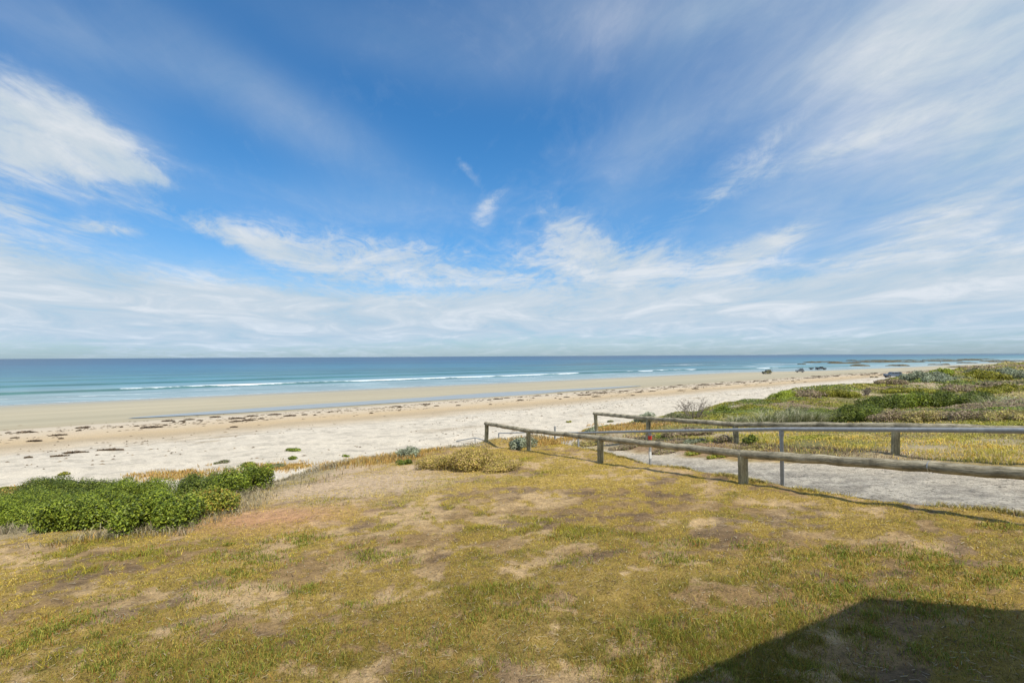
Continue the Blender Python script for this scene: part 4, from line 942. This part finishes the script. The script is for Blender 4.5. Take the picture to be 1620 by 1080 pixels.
# small clods and drift scraps on the dry sand
n = 2600; s = rng.uniform(28, 58, n); t = rng.uniform(-40, 120, n); k = fbm(s/4, t/14, 720, 4) > .52; s, t = s[k], t[k]
s2 = rng.normal(73, 4.5, 9000); t2 = rng.uniform(-30, 330, 9000); k = fbm(s2/2.2, t2/7, 721, 4) > .54; s2 = s2[k]; t2 = t2[k]; s2 = 34+(s2-34)*(ip(t2, SHORE)-34)/98
s = np.concatenate([s, s2]); t = np.concatenate([t, t2]); n = len(s)
x = s*SN[0]+t*TN[0]; y = s*SN[1]+t*TN[1]; z = H(x, y)+.012; L = rng.uniform(.04, .22, n)*np.where(s > 60, 1.7+t/150, 1); w = L*.4; th = ang+rng.normal(0, .8, n)
dx, dy = np.cos(th)*L, np.sin(th)*L; px, py = -np.sin(th)*w, np.cos(th)*w
V = np.stack([np.stack([x-dx, y-dy, z-.02], 1), np.stack([x-px, y-py, z-.02], 1), np.stack([x+dx, y+dy, z-.02], 1), np.stack([x+px, y+py, z-.02], 1), np.stack([x, y, z+.05], 1)], 1).reshape(-1, 3)
b = np.arange(n)[:, None]*5; T = np.concatenate([b+[0, 1, 4], b+[1, 2, 4], b+[2, 3, 4], b+[3, 0, 4]], 1)
tag(mesh_np('beach_debris', V, T.ravel(), 3, M['grass'], cols=np.repeat(palette(n, [(.2, .15, .1), (.3, .23, .15), (.12, .09, .06)], [3, 3, 2]), 5, 0)), 'scraps of dry seaweed and twigs strewn over the white sand', 'debris', kind='stuff')
# ------------------------------------------------------------------ light
SA, SE = math.radians(150), math.radians(57)
sd_ = Vector((math.sin(SA)*math.cos(SE), math.cos(SA)*math.cos(SE), math.sin(SE)))
sl = bpy.data.lights.new('sun', 'SUN'); sl.energy = 3.9; sl.angle = math.radians(.53); sl.color = (1, .93, .80)
so = bpy.data.objects.new('sun', sl); C.objects.link(so); so.rotation_euler = sd_.to_track_quat('Z', 'Y').to_euler()
w = bpy.data.worlds.new('World'); sc.world = w; w.use_nodes = True; nt = w.node_tree; bg = nt.nodes['Background']
sky = N(nt, 'ShaderNodeTexSky'); sky.sky_type = 'NISHITA'; sky.sun_disc = False; sky.sun_elevation = SE; sky.sun_rotation = SA
sky.air_density = 1.0; sky.dust_density = .6; sky.ozone_density = 2.5
tc = N(nt, 'ShaderNodeTexCoord'); sep = N(nt, 'ShaderNodeSeparateXYZ'); nt.links.new(tc.outputs['Generated'], sep.inputs[0])
x_, y_, z_ = sep.outputs
AZ = mathn(nt, 'ARCTAN2', x_, y_); EL = mathn(nt, 'ARCSINE', z_)
# cloud sheet seen in perspective
den = mathn(nt, 'ADD', mathn(nt, 'MAXIMUM', z_, 0.0), .10)
cmb = N(nt, 'ShaderNodeCombineXYZ'); nt.links.new(mathn(nt, 'DIVIDE', x_, den), cmb.inputs[0]); nt.links.new(mathn(nt, 'DIVIDE', y_, den), cmb.inputs[1])
def mapped(sx, sy, rz, off):
    rr2 = N(nt, 'ShaderNodeMapping'); rr2.inputs['Rotation'].default_value = (0, 0, rz); nt.links.new(cmb.outputs[0], rr2.inputs['Vector'])
    m = N(nt, 'ShaderNodeMapping'); m.inputs['Scale'].default_value = (sx, sy, 1); m.inputs['Location'].default_value = (off, off*.7, 0)
    nt.links.new(rr2.outputs[0], m.inputs['Vector']); return m.outputs[0]
def nz(sx, sy, rz, off, det, ro, dist):
    n = noise(nt, mapped(sx, sy, rz, off), 1.0, det, ro); n.inputs['Distortion'].default_value = dist; return n.outputs[0]
nA = nz(1.3, .95, math.radians(-6), 3.1, 10, .62, .9)
nB = nz(4.2, 2.2, math.radians(-6), 8.4, 10, .66, 2.2)
nD = nz(9.0, 4.2, math.radians(-14), 5.4, 8, .68, 1.0)
nS = nz(3.4, 1.3, math.radians(-10), 2.2, 10, .64, 1.6)
nC = nz(.45, .3, math.radians(-10), 1.7, 5, .55, .3)
def ang_of(u, v):
    d = ray(u, v); d = d/np.linalg.norm(d); return math.atan2(d[0], d[1]), math.asin(d[2])
def blob(u, v, wu, wv, rot, amp):
    a0, e0 = ang_of(u, v); k = math.cos(math.atan((u-810)/810))**2
    wa = wu/810*k**.9; we = wv/810*k**.5
    da = mathn(nt, 'SUBTRACT', AZ, a0); de = mathn(nt, 'SUBTRACT', EL, e0); c, s = math.cos(rot), math.sin(rot)
    p = mathn(nt, 'MULTIPLY', mathn(nt, 'ADD', mathn(nt, 'MULTIPLY', da, c), mathn(nt, 'MULTIPLY', de, s)), 1/wa)
    q = mathn(nt, 'MULTIPLY', mathn(nt, 'SUBTRACT', mathn(nt, 'MULTIPLY', de, c), mathn(nt, 'MULTIPLY', da, s)), 1/we)
    r2 = mathn(nt, 'ADD', mathn(nt, 'MULTIPLY', p, p), mathn(nt, 'MULTIPLY', q, q))
    return mathn(nt, 'MULTIPLY', mathn(nt, 'EXPONENT', mathn(nt, 'MULTIPLY', r2, -1.0)), amp)
R_ = math.radians
B = [(10, 190, 210, 62, R_(-14), 1.0), (160, 235, 120, 38, R_(-28), .85), (240, 280, 60, 12, R_(-15), .6), (30, 255, 110, 34, 0, .6), (170, 362, 70, 12, R_(4), .7), (10, 325, 60, 16, R_(-10), .7),
     (40, 430, 200, 55, R_(-22), .8), (200, 500, 420, 60, R_(-4), .95), (430, 398, 130, 24, R_(-14), .85), (650, 418, 240, 36, R_(-6), .75), (960, 415, 110, 44, R_(-10), .95), (900, 360, 50, 30, R_(-30), .5), (778, 316, 30, 13, R_(35), .27), (765, 345, 16, 26, 0, .25), (740, 270, 30, 8, R_(-45), .42),
     (600, 500, 500, 36, 0, .8), (1160, 410, 90, 28, R_(12), .8), (1240, 375, 60, 14, R_(20), .6), (1100, 475, 420, 34, 0, .75), (1400, 470, 260, 50, R_(8), .8), (1480, 350, 200, 40, R_(25), .6), (1640, 470, 160, 90, 0, .6),
     (1150, 300, 200, 26, R_(38), .35), (1420, 200, 130, 14, R_(18), .4), (1300, 240, 160, 16, R_(18), .35), (810, 505, 1500, 30, 0, .85), (300, 470, 500, 30, R_(-4), .4)]
VB = [(480, 200, 180, 40, R_(-24), .10), (700, 90, 300, 40, R_(-6), .14), (1010, 250, 120, 60, R_(50), .2), (560, 330, 200, 40, 0, .16), (1250, 130, 300, 40, R_(12), .2), (1600, 40, 420, 110, R_(-3), .72), (1120, 10, 380, 60, R_(-4), .42), (1620, 230, 240, 190, 0, .62), (1300, 280, 260, 100, R_(30), .36), (1450, 400, 260, 90, R_(15), .3), (380, 130, 260, 45, R_(-20), .22), (120, 60, 200, 40, R_(-8), .22), (810, 515, 1600, 60, 0, .62), (100, 220, 170, 90, R_(-14), .32), (200, 450, 400, 60, R_(-8), .3)]
def total(L):
    tot = None
    for b in L:
        v = blob(*b); tot = v if tot is None else mathn(nt, 'ADD', tot, v)
    return tot
tot = total(B)
tot = mathn(nt, 'SUBTRACT', tot, total([(1190, 338, 140, 16, R_(12), .45), (1330, 390, 90, 9, R_(4), .3), (330, 388, 100, 16, R_(-14), .5), (650, 460, 90, 8, 0, .4), (1080, 440, 60, 10, R_(30), .3), (1280, 432, 120, 6, 0, .3), (300, 300, 80, 20, 0, .4)]))
tot = mathn(nt, 'MINIMUM', tot, 1.25)
nn_ = mathn(nt, 'ADD', mathn(nt, 'ADD', mathn(nt, 'MULTIPLY', nA, .40), mathn(nt, 'MULTIPLY', nD, .20)), mathn(nt, 'ADD', mathn(nt, 'MULTIPLY', nB, .30), mathn(nt, 'MULTIPLY', nC, .10)))
dn = mathn(nt, 'ADD', mathn(nt, 'MULTIPLY', tot, .85), mathn(nt, 'MULTIPLY', mathn(nt, 'SUBTRACT', nn_, .5), 4.2))
dn = mathn(nt, 'SUBTRACT', dn, .02)
cf = ramp(nt, dn, [(.0, 0.0), (.3, .22), (.6, .66), (.9, .88), (1.0, .92)])
cf = mathn(nt, 'MULTIPLY', cf, ramp(nt, tot, [(.0, .16), (.35, .85), (.6, 1.0)]))
veil = mathn(nt, 'MULTIPLY', mathn(nt, 'MINIMUM', total(VB), .85), mathn(nt, 'ADD', .05, mathn(nt, 'ADD', mathn(nt, 'MULTIPLY', nS, .95), mathn(nt, 'MULTIPLY', nn_, .85))))
# unseen cloud over and behind the viewpoint, added to brighten the ambient light
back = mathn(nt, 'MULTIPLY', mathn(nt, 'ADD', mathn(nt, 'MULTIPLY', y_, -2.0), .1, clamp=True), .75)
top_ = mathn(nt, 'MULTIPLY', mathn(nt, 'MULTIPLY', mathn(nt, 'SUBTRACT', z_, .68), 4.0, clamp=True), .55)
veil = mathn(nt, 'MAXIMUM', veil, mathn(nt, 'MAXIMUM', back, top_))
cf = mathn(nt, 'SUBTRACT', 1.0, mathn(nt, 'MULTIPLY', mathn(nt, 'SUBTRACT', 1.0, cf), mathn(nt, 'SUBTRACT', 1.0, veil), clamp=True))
hsv = N(nt, 'ShaderNodeHueSaturation'); hsv.inputs['Saturation'].default_value = 1.27; hsv.inputs['Value'].default_value = .98; nt.links.new(sky.outputs[0], hsv.inputs['Color'])
tint = mixc(nt, 1.0, hsv.outputs[0], ramp(nt, EL, [(0.0, (.54, .72, .98)), (.07, (.60, .82, 1.02)), (.30, (.70, 1.02, 1.12)), (.6, (.70, 1.04, 1.12))]), 'MULTIPLY')
cc = ramp(nt, nA, [(.3, (3.5, 4.4, 5.1)), (.52, (4.5, 5.0, 5.4)), (.66, (5.6, 5.8, 6.0))])
cc = mixc(nt, 1.0, cc, ramp(nt, EL, [(0.0, (.80, .92, 1.06)), (.08, (.93, .97, 1.02)), (.2, (1.0, 1.0, 1.0))]), 'MULTIPLY')
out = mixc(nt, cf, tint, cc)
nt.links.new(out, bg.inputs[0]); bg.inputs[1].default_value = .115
sc.view_settings.view_transform = 'Standard'; sc.view_settings.look = 'None'; sc.view_settings.exposure = .3; sc.view_settings.gamma = 1
sc.render.engine = 'CYCLES'; sc.cycles.max_bounces = 5; sc.cycles.diffuse_bounces = 2; sc.cycles.transmission_bounces = 3
